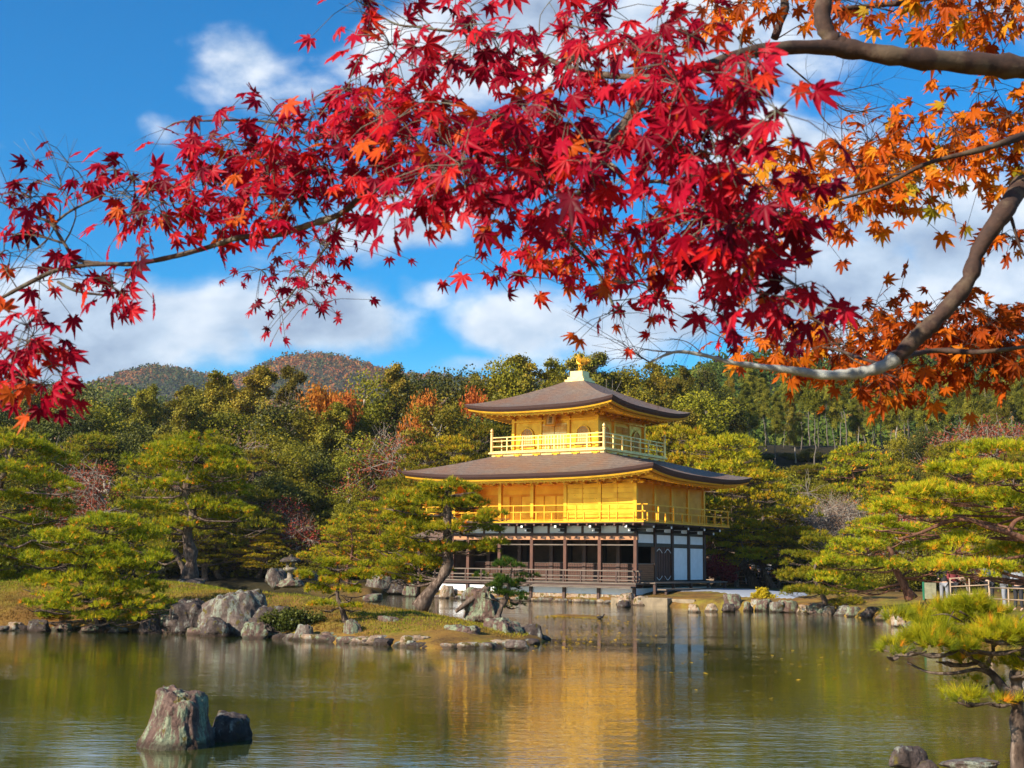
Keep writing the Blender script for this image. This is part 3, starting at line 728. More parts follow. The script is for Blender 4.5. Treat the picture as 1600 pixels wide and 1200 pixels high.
mb.split('short_baluster', M['gold'], KP, 1)
# second storey walls
Z3 = 6.72
ur = UX[4]       # right of this the wall is flush, left of it a recessed gallery
for i, u in enumerate(UX):
    MB().box(u - .10, u + .10, -WV - .10, -WV + .10, Z2 + .02, Z3).build('gold_column', M['gold'], KP)
for v in VX[1:]: MB().box(WU - .10, WU + .10, v - .10, v + .10, Z2 + .02, Z3).build('gold_column', M['gold'], KP)
def plank_wall(axis, a, b, c, z0, z1, name, m, gap=.30, t=.05):
    mb = MB(); n = max(1, round((z1 - z0) / gap)); h = (z1 - z0) / n
    for i in range(n):
        za = z0 + i * h + .014; zb = z0 + (i + 1) * h - .014
        if axis == 'u': mb.box(a, b, c - t, c, za, zb)
        else: mb.box(c, c + t, a, b, za, zb)
    if axis == 'u': mb.box(a, b, c + .002, c + .05, z0, z1)
    else: mb.box(c - .05, c - .002, a, b, z0, z1)
    return mb.build(name, m, KP)
for i in (4, 5):
    um = (UX[i] + UX[i + 1]) / 2
    for a, b in ((UX[i] + .11, um - .03), (um + .03, UX[i + 1] - .11)): plank_wall('u', a, b, -WV, Z2 + .12, 6.42, 'shutter_panel', M['gold'], .27)
    MB().box(um - .026, um + .026, -WV - .06, -WV + .02, Z2 + .12, 6.42).build('shutter_post', M['goldd'], KP)
mb = MB(); mb.box(-WU, WU, -WV - .13, -WV + .13, 6.44, 6.60); mb.box(ur, WU, -WV - .12, -WV + .08, Z2 + .021, Z2 + .115)
mb.box(WU - .13, WU + .13, -WV + .131, WV, 6.44, 6.60); mb.build('gold_head_beam', M['gold'], KP)
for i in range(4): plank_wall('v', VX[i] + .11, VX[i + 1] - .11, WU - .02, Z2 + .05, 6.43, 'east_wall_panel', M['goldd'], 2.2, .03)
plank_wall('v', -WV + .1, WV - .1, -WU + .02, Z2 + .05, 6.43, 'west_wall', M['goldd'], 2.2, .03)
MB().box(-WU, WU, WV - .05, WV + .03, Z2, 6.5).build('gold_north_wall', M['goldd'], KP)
vg = -WV + 1.9   # recessed gallery wall
MB().box(-WU + .1, ur - .12, vg, vg + .05, Z2 + .05, 6.5).build('gallery_wall', M['gold'], KP)
MB().box(-WU + .1, ur - .1, -WV + .14, vg, 6.46, 6.52).build('gallery_ceiling', M['gold'], KP)
MB().box(ur + .0, ur + .06, -WV + .11, vg + .05, Z2 + .05, 6.45).build('gallery_side_wall', M['gold'], KP)
mb = MB(); mb.box(-WU + .1, ur - .13, vg - .08, vg - .001, 5.86, 5.98); mb.box(-WU + .1, ur - .13, vg - .07, vg - .001, Z2 + .03, Z2 + .12); mb.build('gallery_rail', M['goldd'], KP)
gx = np.linspace(-WU + .3, ur - .2, 10)
for i in range(9):
    a, b = gx[i] + .04, gx[i + 1] - .04
    if i in (1, 3, 8): 
        lattice('lattice_window', M['goldd'], a, b, vg - .005, 4.95, 5.84, .10, .028)
        MB().box(a, b, vg - .045, vg - .004, Z2 + .13, 4.94).build('low_panel', M['gold'], KP)
    else:
        MB().box(a, b, vg - .045, vg - .004, Z2 + .13, 5.85).build('sliding_panel', M['gold'], KP)
    MB().box(gx[i] - .035, gx[i] + .035, vg - .075, vg - .002, Z2 + .125, 5.855).build('panel_post', M['goldd'], KP)
mb = MB()      # row of bracket heads under the eave
for u in np.linspace(-WU, WU, 13):
    mb.box(u - .11, u + .11, -WV - .52, -WV - .135, 6.36, 6.47); mb.box(u - .32, u + .32, -WV - .44, -WV - .32, 6.475, 6.57)
for v in np.linspace(-WV, WV, 9):
    mb.box(WU + .135, WU + .52, v - .11, v + .11, 6.36, 6.47); mb.box(WU + .32, WU + .44, v - .32, v + .32, 6.475, 6.57)
mb.split('eave_bracket', M['gold'], KP, 2)
roof(8.15, 6.5, 3.7, 3.7, 8.14, 6.88, 7.24, 1.32, WU, WV, 6.78)
# third storey
Z4 = 8.34
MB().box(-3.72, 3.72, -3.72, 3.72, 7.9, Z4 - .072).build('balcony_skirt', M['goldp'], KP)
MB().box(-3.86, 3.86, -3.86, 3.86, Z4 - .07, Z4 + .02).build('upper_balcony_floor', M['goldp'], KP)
mb = MB()
for s_ in (-1, 1):
    for k in np.linspace(-3.2, 3.2, 6):
        for q in range(2):
            a, b, z0, z1 = ((k - .26, k + .26, 8.14, 8.20), (k - .12, k + .12, 8.06, 8.135))[q]
            mb.box(a, b, s_ * 3.76 - .035, s_ * 3.76 + .035, z0, z1); mb.box(s_ * 3.76 - .035, s_ * 3.76 + .035, a, b, z0, z1)
mb.split('skirt_ornament', M['gold'], KP, 1)
r3 = railing('upper_railing', M['goldp'], [(-3.72, -3.72), (3.72, -3.72), (3.72, 3.72), (-3.72, 3.72), (-3.72, -3.72)], Z4 + .02, [.05, .34, .66, .86], 1.06, .07, .05, .0)
for a in (-3.72, 3.72):
    for b in (-3.72, 3.72): MB().lathe([(.085, 0), (.085, 1.06), (.11, 1.08), (.11, 1.13), (.06, 1.16), (.10, 1.24), (.07, 1.33), (.0, 1.42)], 10, (a, b, Z4 + .02)).build('corner_newel', M['goldp'], r3)
W3 = 2.8; Z5 = 10.60; b3 = 2 * W3 / 3
cx3 = [-W3 + i * b3 for i in range(4)]
for a in cx3:
    for b in cx3:
        if abs(a) > 2.7 or abs(b) > 2.7: MB().box(a - .09, a + .09, b - .09, b + .09, Z4 + .02, Z5).build('gold_column', M['gold'], KP)
MB().box(-W3 + .02, W3 - .02, -W3 + .02, W3 - .02, Z4 + .02, Z5 - .02).build('upper_wall', M['gold'], KP)
mb = MB()
for z0, z1, o in ((Z4 + .022, Z4 + .14, .11), (10.12, 10.22, .11), (10.45, 10.58, .12)):
    for s_ in (-1, 1):
        mb.box(-W3 - o, W3 + o, s_ * W3 - o, s_ * W3 + o, z0, z1); mb.box(s_ * W3 - o + .002, s_ * W3 + o - .002, -W3 + o + .001, W3 - o - .001, z0 + .001, z1 - .001)
mb.build('upper_beam', M['gold'], KP)
def arch_window(cu, side):
    """bell-shaped window with lattice; side 'S' or 'E'"""
    def pt(s_, z, o): return (s_ + cu, -W3 - o, z) if side == 'S' else (W3 + o, s_ + cu, z)
    prof = [(-.50, 0), (-.44, .5), (-.43, .75), (-.36, .95), (-.22, 1.08), (0, 1.17), (.22, 1.08), (.36, .95), (.43, .75), (.44, .5), (.50, 0)]
    z0 = Z4 + .30; mb = MB()
    for k_ in range(len(prof) - 1):
        (a, za), (b, zb) = prof[k_], prof[k_ + 1]
        A = Vector(pt(a, z0 + za, .03)); B = Vector(pt(b, z0 + zb, .03)); mb.bar(A, B, .07, .07)
    mb.bar(pt(-.55, z0 - .02, .03), pt(.55, z0 - .02, .03), .08, .07)
    fr = mb.build('arched_window', M['gold'], KP)
    pts = [pt(a, z0 + za, .012) for a, za in prof]; c0 = pt(0, z0 + .5, .012); n_ = len(pts)
    back = [pt(a, z0 + za, -.02) for a, za in prof]
    MB().poly([c0] + pts + back, [(0, i + 1, i + 2) for i in range(n_ - 1)] + [(0, n_, 1)] + [(i + 1, n_ + i + 1, n_ + i + 2, i + 2) for i in range(n_ - 1)]).build('window_screen', M['panew'], fr)
    mb = MB()
    for s_ in np.linspace(-.36, .36, 7): mb.bar(pt(s_, z0, .022), pt(s_, z0 + 1.12 - abs(s_) * .45, .022), .022, .018)
    for z in np.arange(.12, 1.0, .14): mb.bar(pt(-.42, z0 + z, .026), pt(.42, z0 + z, .026), .018, .018)
    mb.build('window_lattice', M['goldd'], fr)
M['panew'] = simple('old_paper_screen', (.52, .38, .20), .8)
for cu in (-b3, b3): arch_window(cu, 'S'); arch_window(cu, 'E')
for side in 'SE':
    def pp(a, z, o): return (a, -W3 - o, z) if side == 'S' else (W3 + o, a, z)
    for sg in (-1, 1):
        a, b = (0.02, .80) if sg > 0 else (-.80, -.02)
        def slab(a, b, z0, z1, o0, o1, nm, m_, par):
            p0, p1 = pp(a, z0, o0), pp(b, z1, o1)
            return MB().box(min(p0[0], p1[0]), max(p0[0], p1[0]), min(p0[1], p1[1]), max(p0[1], p1[1]), z0, z1).build(nm, m_, par)
        d = slab(a, b, Z4 + .145, 9.95, .0, .05, 'folding_door', M['goldp' if side == 'S' else 'gold'], KP)  # south doors take the painted sunlit gold, east doors the plain one
        for k_ in range(4):
            q = a + (b - a) * (k_ + .5) / 4; slab(q - .03, q + .03, Z4 + .18, 9.35, .052, .075, 'door_stile', M['gold'], d)
        lattice('door_lattice', M['goldd'], a + .03, b - .03, (-W3 - .052) if side == 'S' else (W3 + .052), 9.5, 9.88, .085, .03, axis='u' if side == 'S' else 'v', parent=d)
mb = MB()
for s_ in (-1, 1):
    for k in cx3 + [(cx3[i] + cx3[i + 1]) / 2 for i in range(3)]:
        mb.box(k - .09, k + .09, s_ * (W3 + .28) - .16, s_ * (W3 + .28) + .16, 10.34, 10.44); mb.box(k - .26, k + .26, s_ * (W3 + .36) - .05, s_ * (W3 + .36) + .05, 10.45, 10.54)
        mb.box(s_ * (W3 + .28) - .16, s_ * (W3 + .28) + .16, k - .09, k + .09, 10.34, 10.44); mb.box(s_ * (W3 + .36) - .05, s_ * (W3 + .36) + .05, k - .26, k + .26, 10.45, 10.54)
        mb.box(k - .07, k + .07, s_ * (W3 + .5) - .09, s_ * (W3 + .5) + .09, 10.56, 10.63); mb.box(s_ * (W3 + .5) - .09, s_ * (W3 + .5) + .09, k - .07, k + .07, 10.56, 10.63)
mb.split('eave_bracket', M['gold'], KP, 6)
roof(4.9, 4.9, .62, .62, 12.72, 10.82, 11.14, 1.42, W3, W3, 10.66)
# name board leaning out under the top eave, dark characters in a light field
pq = empty('name_plaque', (-.05, -W3 - .36, 10.24)); pq.parent = KP; pq.rotation_euler = (R(-16), 0, 0)
M['ink'] = simple('plaque_ink', (.03, .02, .015), .6)
MB().box(-.24, .24, -.03, .03, -.36, .36).build('plaque_board', M['goldp'], pq)
mb = MB(); mb.box(-.32, -.25, -.05, .04, -.44, .44); mb.box(.25, .32, -.05, .04, -.44, .44); mb.box(-.249, .249, -.05, .04, .37, .44); mb.box(-.249, .249, -.05, .04, -.44, -.37); mb.build('plaque_frame', M['gold'], pq)
fc = bpy.data.curves.new('plaque_text', 'FONT'); fc.body = '\u7a76\n\u7adf\n\u9802'; fc.align_x = 'CENTER'; fc.size = .25; fc.extrude = .004; fc.space_line = .82
to = bpy.data.objects.new('plaque_text', fc); col.objects.link(to); to.parent = pq; to.rotation_euler = (R(90), 0, 0); to.location = (0, -.037, .13); fc.materials.append(M['ink'])
bpy.context.view_layer.update()
me_ = bpy.data.meshes.new_from_object(to); t2 = bpy.data.objects.new('plaque_writing', me_); col.objects.link(t2); t2.parent = pq; t2.rotation_euler = to.rotation_euler; t2.location = to.location; bpy.data.objects.remove(to)
# finial: stepped gilded box and phoenix
mb = MB()
for h, z0, z1 in ((.66, 12.64, 12.82), (.54, 12.822, 12.98), (.42, 12.982, 13.34)): mb.box(-h, h, -h, h, z0, z1)
fb = mb.build('finial_base', M['goldp'], KP, bevel=.02)
ph = MB(); ph.tube([(0, 0, 13.35), (0, 0, 13.62)], [.05, .03], 8)
ph.tube([(-.05, -.06, 13.4), (-.04, -.04, 13.75)], [.03, .025], 6); ph.tube([(.08, .06, 13.4), (.04, .04, 13.75)], [.03, .025], 6)
ph.tube(spline([(.22, .05, 13.72), (.08, 0, 13.78), (-.10, -.04, 13.86), (-.17, -.06, 14.02), (-.13, -.05, 14.18), (-.20, -.07, 14.27)], 14), [.02, .05, .08, .09, .085, .07, .06, .045, .038, .035, .035, .045, .04, .02], 10)
ph.tube([(-.20, -.07, 14.27), (-.33, -.1, 14.24)], [.03, .004], 6); ph.tube([(-.15, -.05, 14.3), (-.08, -.04, 14.42)], [.03, .005], 6)
phx = ph.build('phoenix', M['gold'], fb, smooth=True)
for sg in (-1, 1):
    wm = MB()
    for k in range(6):
        t = k / 5; tip = Vector((.12 + .34 * t, sg * (.30 + .22 * t) , 14.36 - .30 * t)); root = Vector((-.02 + .12 * t, sg * .08, 13.92 - .06 * t))
        md = (tip + root) / 2 + Vector((0, sg * .08, -.03)); wm.tube([root, md, tip], [.045, .04, .008], 5)
    wm.build('phoenix_wing', M['gold'], phx)
tm = MB()
for k in range(5):
    a = (k - 2) * .22; tm.tube(spline([(.18, .05, 13.76), (.40, .10 + a * .3, 13.86), (.55, .12 + a * .7, 14.06 + .06 * (2 - abs(k - 2)))], 7), [.04, .045, .045, .04, .035, .025, .006], 5)
tm.build('phoenix_tail', M['gold'], phx)
# fishing deck on the west side, over the water
def hip_roof(c0, c1, hu, hv, z0, z1, ridge_half):
    pts = [(c0 - hu, c1 - hv, z0), (c0 + hu, c1 - hv, z0), (c0 + hu, c1 + hv, z0), (c0 - hu, c1 + hv, z0), (c0 - ridge_half, c1, z1), (c0 + ridge_half, c1, z1)]
    lo = [(x, y, z - .16) for x, y, z in pts[:4]]
    return MB().poly(pts + lo, [(0, 1, 5, 4), (1, 2, 5), (2, 3, 4, 5), (3, 0, 4), (6, 7, 1, 0), (7, 8, 2, 1), (8, 9, 3, 2), (9, 6, 0, 3), (9, 8, 7, 6)])
fd = hip_roof(-WU - 2.6, -.4, 2.6, 2.0, 3.35, 4.25, 1.3).build('fishing_deck_roof', M['bark_roof'], KP)
for a in (-WU - 4.4, -WU - 2.4, -WU - .6):
    for b in (-1.7, .9): MB().box(a - .08, a + .08, b - .08, b + .08, -.8, 3.3).build('fishing_deck_post', M['wood'], KP)
MB().box(-WU - 4.7, -WU - .2, -2.0, 1.2, ZD - .12, ZD - .02).build('fishing_deck_floor', M['deck'], KP)
mb = MB()
for s_ in (-1, 1): mb.box(-WU - 4.6, -WU - .5, -.4 + s_ * 1.36 - .05, -.4 + s_ * 1.36 + .05, 3.0, 3.14)
for a in np.linspace(-WU - 4.9, -WU - .3, 7): mb.box(a - .04, a + .04, -2.38, -1.4, 3.06, 3.16)
mb.build('fishing_deck_beam', M['wood'], KP)
# ------------------------------------------------------------------ vegetation builders
def tufts(C_, D_, L, w_, per, spread=.75, r=rs):
    """pine needle tufts: `per` thin triangles bursting from each centre C_ round direction D_"""
    n = len(C_); idx = np.repeat(np.arange(n), per)
    d = D_[idx] + spread * r.normal(size=(len(idx), 3)); d /= np.linalg.norm(d, axis=1, keepdims=True) + 1e-9
    l = (np.asarray(L) * np.ones(n))[idx][:, None] * (.65 + .5 * r.rand(len(idx), 1))
    sd = np.cross(d, r.normal(size=d.shape)); sd /= np.linalg.norm(sd, axis=1, keepdims=True) + 1e-9
    b0 = C_[idx] + .04 * l * r.normal(size=d.shape)
    V = np.stack([b0 - sd * w_, b0 + sd * w_, b0 + d * l], 1).reshape(-1, 3)
    return V, np.arange(3 * len(idx)).reshape(-1, 3), idx
def limb(mb, a, b, r0, r1, r, sag=.0, wob=.12, seg=6, n=7):
    a = np.array(a, float); b = np.array(b, float); L = np.linalg.norm(b - a)
    pts = [a]
    for t in (.33, .66): pts.append(a + (b - a) * t + np.array([0, 0, -sag * L * math.sin(math.pi * t)]) + wob * L * r.normal(size=3) * (.5, .5, .35))
    pts.append(b); sp = spline(pts, n)
    mb.tube(sp, list(np.linspace(r0, r1, n)), seg, cap=False); return sp
def pine(name, trunk, rad, pads, mt_n, mt_b, label, cat='pine tree', group=None, seed=1, tdens=60, tlen=.13, tw=.009, per=9, old=.12, origin=None, thick=1.0, spread=.5, tint0=.5, limbs=True):
    """garden pine: bent trunk, limbs and flat needle clouds. trunk: world points; pads: (x,y,z,rx,ry,rz)"""
    r = np.random.RandomState(seed); o = np.array(origin if origin is not None else trunk[0], float)
    tp = spline([np.array(p) - o for p in trunk], 16); n = len(tp)
    tr = [rad * (1 - .72 * (i / (n - 1)) ** 1.1) * (1 + (.45 if i == 0 else .15 if i == 1 else 0)) * (1 + .12 * r.normal()) for i in range(n)]
    mb = MB(); mb.tube(tp, tr, 10)
    root = empty(name, tuple(o), 0, label, cat, group)
    CC = []; DD = []; TT = []
    for (x, y, z, rx, ry, rz) in pads:
        c = np.array([x, y, z]) - o
        # attach to the trunk a little below the pad
        k = min(range(n), key=lambda i: np.linalg.norm((tp[i] - c) * (1, 1, .8)) + (1.5 if tp[i][2] > c[2] + .1 else 0) + (.6 if i < n * .25 else 0))
        q = c - np.array([0, 0, rz * .45])
        if limbs and np.linalg.norm(q - tp[k]) > .25:
            sp = limb(mb, tp[k], q, max(.016, tr[k] * .34), .02, r, .06, .10, 6)
        else: sp = [q]
        nb = 5 + int(3 * rx)
        for j in range(nb):
            a = r.rand() * 6.28; e = c + np.array([math.cos(a) * rx * .8, math.sin(a) * ry * .8, -rz * .1])
            limb(mb, sp[-1 - (j % 2) * min(2, len(sp) - 1)], e, .018, .006, r, .05, .10, 4, 4)
        # needle cloud made of smaller lobes
        nl = max(4, int(9 * rx * ry * 2.2)); la = r.rand(nl) * 6.28; lr = np.sqrt(r.rand(nl)) * .85
        lc = np.stack([np.cos(la) * lr * rx, np.sin(la) * lr * ry, rz * (.55 * (1 - lr ** 2) + .25 * r.normal(size=nl))], 1)
        ls = (.30 + .28 * r.rand(nl)) * min(rx, ry) ** .5 * .62
        m = int(tdens * rx * ry * 3.14 * thick * 1.35); li = r.randint(0, nl, m); d = rdir(m, r); d[:, 2] = np.abs(d[:, 2]) * 1.0 - .12
        Cc = c + lc[li] + d * ls[li][:, None] * (1, 1, .55) * (.55 + .5 * r.rand(m, 1))
        T_up = np.clip(d[:, 2], 0, 1) * .16 - .04; CC.append(Cc); DD.append(d * (.75, .75, .6) + np.array([0, 0, .62]))  # upturned tufts tinted lighter: sunlit pad tops painted into the needle colour
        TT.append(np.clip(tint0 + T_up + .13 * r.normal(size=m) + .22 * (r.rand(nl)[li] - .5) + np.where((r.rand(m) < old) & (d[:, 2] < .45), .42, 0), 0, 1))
    CC = np.concatenate(CC); DD = np.concatenate(DD); TT = np.concatenate(TT)
    V, Fq, idx = tufts(CC, DD, tlen, tw, per, spread, r)
    mb.build('trunk', mt_b, root, smooth=True)
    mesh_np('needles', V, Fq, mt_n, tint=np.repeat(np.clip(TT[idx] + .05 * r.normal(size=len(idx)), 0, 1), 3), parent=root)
    return root
def pad_px(lst, Y, r, dy=1.0, ry=1.0, zs=1.0, dm=.9):
    """pads given as photo (x, y, half width, half height) placed at depth Y with spread dy"""
    out = []
    for (x, y, a, b) in lst:
        yy = Y + dy * (r.rand() * 2 - 1); p = P(x, y, yy); k = yy / 2000
        out.append((p[0], p[1], p[2], a * k, a * k * ry, b * k * zs * 1.35))
    return out
M['n_green'] = foliage('pine_needles_green', [(0, (0.055, 0.089, 0.009)), (.35, (0.204, 0.238, 0.010)), (.55, (0.371, 0.364, 0.011)), (.75, (0.557, 0.446, 0.015)), (.9, (0.891, 0.401, 0.029)), (1, (0.927, 0.297, 0.029))], .35, .5, 0)
M['n_dark'] = foliage('pine_needles_dark', [(0, (.012, .035, .006)), (.5, (.04, .09, .010)), (.8, (.10, .15, .014)), (1, (.35, .18, .02))], .3, .5, 0)
M['n_yellow'] = foliage('pine_needles_yellow', [(0, (0.076, 0.103, 0.007)), (.4, (0.304, 0.287, 0.009)), (.7, (0.531, 0.391, 0.011)), (1, (0.632, 0.322, 0.023))], .35, .5, .15)
M['n_mid'] = foliage('pine_needles_mid', [(0, (0.035, 0.054, 0.006)), (.4, (0.153, 0.169, 0.007)), (.7, (0.306, 0.254, 0.012)), (1, (0.417, 0.241, 0.019))], .35, .5, .35)

def bark(mb, h, r0, r1, r, lean=0, n=9, seg=8, z0=0):
    pts = []; a = r.rand() * 6.28; x = y = 0
    for i in range(n):
        t = i / (n - 1); pts.append((x, y, z0 + t * h)); x += r.normal() * .012 * h + math.cos(a) * lean * h / n; y += r.normal() * .012 * h + math.sin(a) * lean * h / n
    mb.tube(pts, [r0 + (r1 - r0) * (i / (n - 1)) ** .8 + (r0 * .3 if i == 0 else 0) for i in range(n)], seg); return pts
def broadleaf(name, h, wd, seed, mt_l, mt_b, label, cat, trunk_h=.25, nb=26, leaf=.15, nleaf=9000, flat=1.0, tint0=.45, gaps=.35, twigs=0, r_tr=.22):
    """round or irregular leafy tree, origin at its foot"""
    r = np.random.RandomState(seed); root = empty(name, (0, 0, 0), 0, label, cat); mb = MB()
    tp = bark(mb, h * .8, r_tr, .05, r, .1)
    zc = h * (trunk_h + (1 - trunk_h) * .5); hz = h * (1 - trunk_h) * .5
    d = rdir(nb, r); rr = r.rand(nb, 1) ** .45 * .85
    bc = d * rr * (wd * .5, wd * .5, hz * flat); bc[:, 2] += zc; bc[:, :2] *= (1.15 - .45 * np.clip((bc[:, 2:3] - zc) / hz, -1, 1))
    bc = np.concatenate([bc, [[0, 0, h - wd * .16]]]); bs = wd * (.13 + .10 * r.rand(len(bc)))
    for c in bc:
        k = tp[max(2, min(len(tp) - 1, int((c[2] - .15 * h) / (h * .8) * len(tp))))]
        limb(mb, k, c, .05 * wd / 3, .015, r, -.05, .12, 5, 6)
        for j in range(twigs):
            e = c + rdir(1, r)[0] * wd * .22; limb(mb, c, e, .016, .006, r, 0, .15, 4, 4)
    m = nleaf; li = r.randint(0, len(bc), m); dd = rdir(m, r); dd[:, 2] = dd[:, 2] * .9 + .15
    rad = bs[li][:, None] * (.55 + .55 * r.rand(m, 1) ** .5)
    # ragged: sub-clumps on each blob
    sub = rdir(len(bc) * 7, r).reshape(len(bc), 7, 3)[li, r.randint(0, 7, m)]
    Cc = bc[li] + (dd * .55 + sub * .62) * rad * (1, 1, .8)
    V, Fq = quads(Cc, dd + .8 * r.normal(size=dd.shape), leaf, 1.3, r=r)
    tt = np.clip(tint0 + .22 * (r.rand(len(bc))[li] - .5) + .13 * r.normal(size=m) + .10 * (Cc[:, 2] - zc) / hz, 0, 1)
    mb.build('trunk', mt_b, root, smooth=True)
    mesh_np('crown', V, Fq, mt_l, tint=np.repeat(tt, 4), parent=root); return root
def conifer(name, h, wd, seed, mt_l, mt_b, label, cat, bare=.35, nbr=46, leaf=.13, nleaf=9000, tip=.10, droop=.3, r_tr=.22, tint0=.45, patch=.25):
    """tall forest conifer with tiers of ragged boughs, origin at its foot"""
    r = np.random.RandomState(seed); root = empty(name, (0, 0, 0), 0, label, cat); mb = MB()
    tp = bark(mb, h * .97, r_tr, .03, r, .02, 12); CC = []; TT = []
    per = nleaf // nbr
    for i in range(nbr):
        t = bare + (1 - bare) * ((i + r.rand()) / nbr) ** .9; z = h * t
        prof = tip + (1 - tip) * min(1, (1 - t) / (1 - bare) * 1.15) ** .8; R_ = wd * .5 * prof * (.55 + .6 * r.rand())
        if t < bare + .12: R_ *= .5 + .5 * r.rand()
        a = r.rand() * 6.28; k = tp[min(len(tp) - 1, int(t * len(tp)))]
        e = np.array([k[0] + math.cos(a) * R_, k[1] + math.sin(a) * R_, z - droop * R_ + .25 * R_])
        limb(mb, (k[0], k[1], z), e, .035, .012, r, -.12, .08, 4, 5)
        s_ = r.rand(per) ** .6; p = np.array([k[0], k[1], z]) + (e - np.array([k[0], k[1], z])) * s_[:, None] + np.array([0, 0, 1]) * (.18 * R_ * np.sin(s_ * 3.14))[:, None]
        w_ = (.22 + .16 * R_) * (1.1 - .5 * s_)
        q = r.normal(size=(per, 3)) * w_[:, None] * (.75, .75, .5); q[:, 2] -= np.abs(r.normal(size=per)) * .12 * R_
        CC.append(p + q); TT.append(np.clip(tint0 + patch * (r.rand() - .5) + .12 * r.normal(size=per) + .12 * (s_ - .5), 0, 1))
    for i in range(8):          # dead stubs on the bare trunk
        z = h * bare * (.4 + .7 * r.rand()); a = r.rand() * 6.28; k = tp[min(len(tp) - 1, int(z / h * len(tp)))]
        limb(mb, (k[0], k[1], z), (k[0] + math.cos(a) * wd * .16, k[1] + math.sin(a) * wd * .16, z + .2), .025, .008, r, 0, .1, 4, 4)
    CC = np.concatenate(CC); TT = np.concatenate(TT)
    out = CC - np.array([0, 0, 0]); out[:, 2] = .25 * wd; V, Fq = quads(CC, out / (np.linalg.norm(out, axis=1, keepdims=True)) + .6 * r.normal(size=CC.shape), leaf, 1.4, r=r)
    mb.build('trunk', mt_b, root, smooth=True); mesh_np('crown', V, Fq, mt_l, tint=np.repeat(TT, 4), parent=root); return root
M['l_dark'] = foliage('dark_evergreen_leaves', [(0, (0.020, 0.031, 0.007)), (.45, (0.068, 0.078, 0.012)), (.8, (0.147, 0.137, 0.021)), (1, (0.201, 0.179, 0.027))], .2, .45, .4)
M['l_olive'] = foliage('olive_green_leaves', [(0, (0.049, 0.060, 0.009)), (.4, (0.168, 0.158, 0.012)), (.7, (0.295, 0.241, 0.016)), (1, (0.450, 0.303, 0.020))], .3, .5, .5)
M['l_fir'] = foliage('conifer_sprays', [(0, (0.052, 0.064, 0.010)), (.4, (0.192, 0.169, 0.019)), (.7, (0.343, 0.256, 0.024)), (1, (0.484, 0.230, 0.036))], .25, .6, .5)
M['l_cedar'] = foliage('cedar_sprays', [(0, (0.030, 0.046, 0.007)), (.4, (0.140, 0.145, 0.014)), (.7, (0.282, 0.244, 0.018)), (1, (0.348, 0.260, 0.030))], .25, .6, .45)
M['l_orange'] = foliage('autumn_orange_leaves', [(0, (.22, .05, .012)), (.5, (.52, .16, .02)), (1, (.62, .26, .04))], .35, .6, .2)
M['l_red'] = foliage('autumn_red_leaves', [(0, (.13, .022, .018)), (.5, (.30, .055, .035)), (1, (.42, .13, .06))], .35, .6, .25)
M['l_brown'] = foliage('withered_brown_leaves', [(0, (.10, .05, .035)), (.5, (.22, .12, .08)), (1, (.32, .19, .12))], .3, .7, .25)
M['l_yellow'] = foliage('yellow_shrub_leaves', [(0, (.22, .17, .01)), (.5, (.50, .36, .012)), (1, (.62, .40, .02))], .35, .6, .15)
def cloudpine(name, h, spread, seed, mt_n, mt_b, label, cat='pine tree', pads=22, tint0=.5, tlen=.2, tw=.024, tdens=26, per=7, low=.28):
    """layered garden pine of unit design, origin at its foot"""
    r = np.random.RandomState(seed); lean = r.normal(size=2) * .1
    tr = [np.array([0, 0, 0.])] + [np.array([lean[0] * h * t + r.normal() * .05 * h, lean[1] * h * t + r.normal() * .05 * h, h * t * .92]) for t in (.22, .45, .68, .95)]
    pd = []
    for i in range(pads):
        t = low + (1 - low) * ((i + .5) / pads); R_ = spread * .5 * (1.05 - .85 * ((t - low) / (1 - low)) ** 1.5) * (.45 + .6 * r.rand()); a = i * 2.4 + r.rand()
        s_ = spread * (.13 + .09 * r.rand()) * (1.15 - .5 * t)
        pd.append((lean[0] * h * t + math.cos(a) * R_, lean[1] * h * t + math.sin(a) * R_, h * t, s_ * 1.25, s_ * 1.15, s_ * .34))
    pd.append((tr[-1][0], tr[-1][1], h * .98, spread * .15, spread * .15, spread * .05))
    return pine(name, tr, .02 * h + .05, pd, mt_n, mt_b, label, cat, None, seed, tdens, tlen, tw, per, .10, (0, 0, 0), 1.0, tint0)
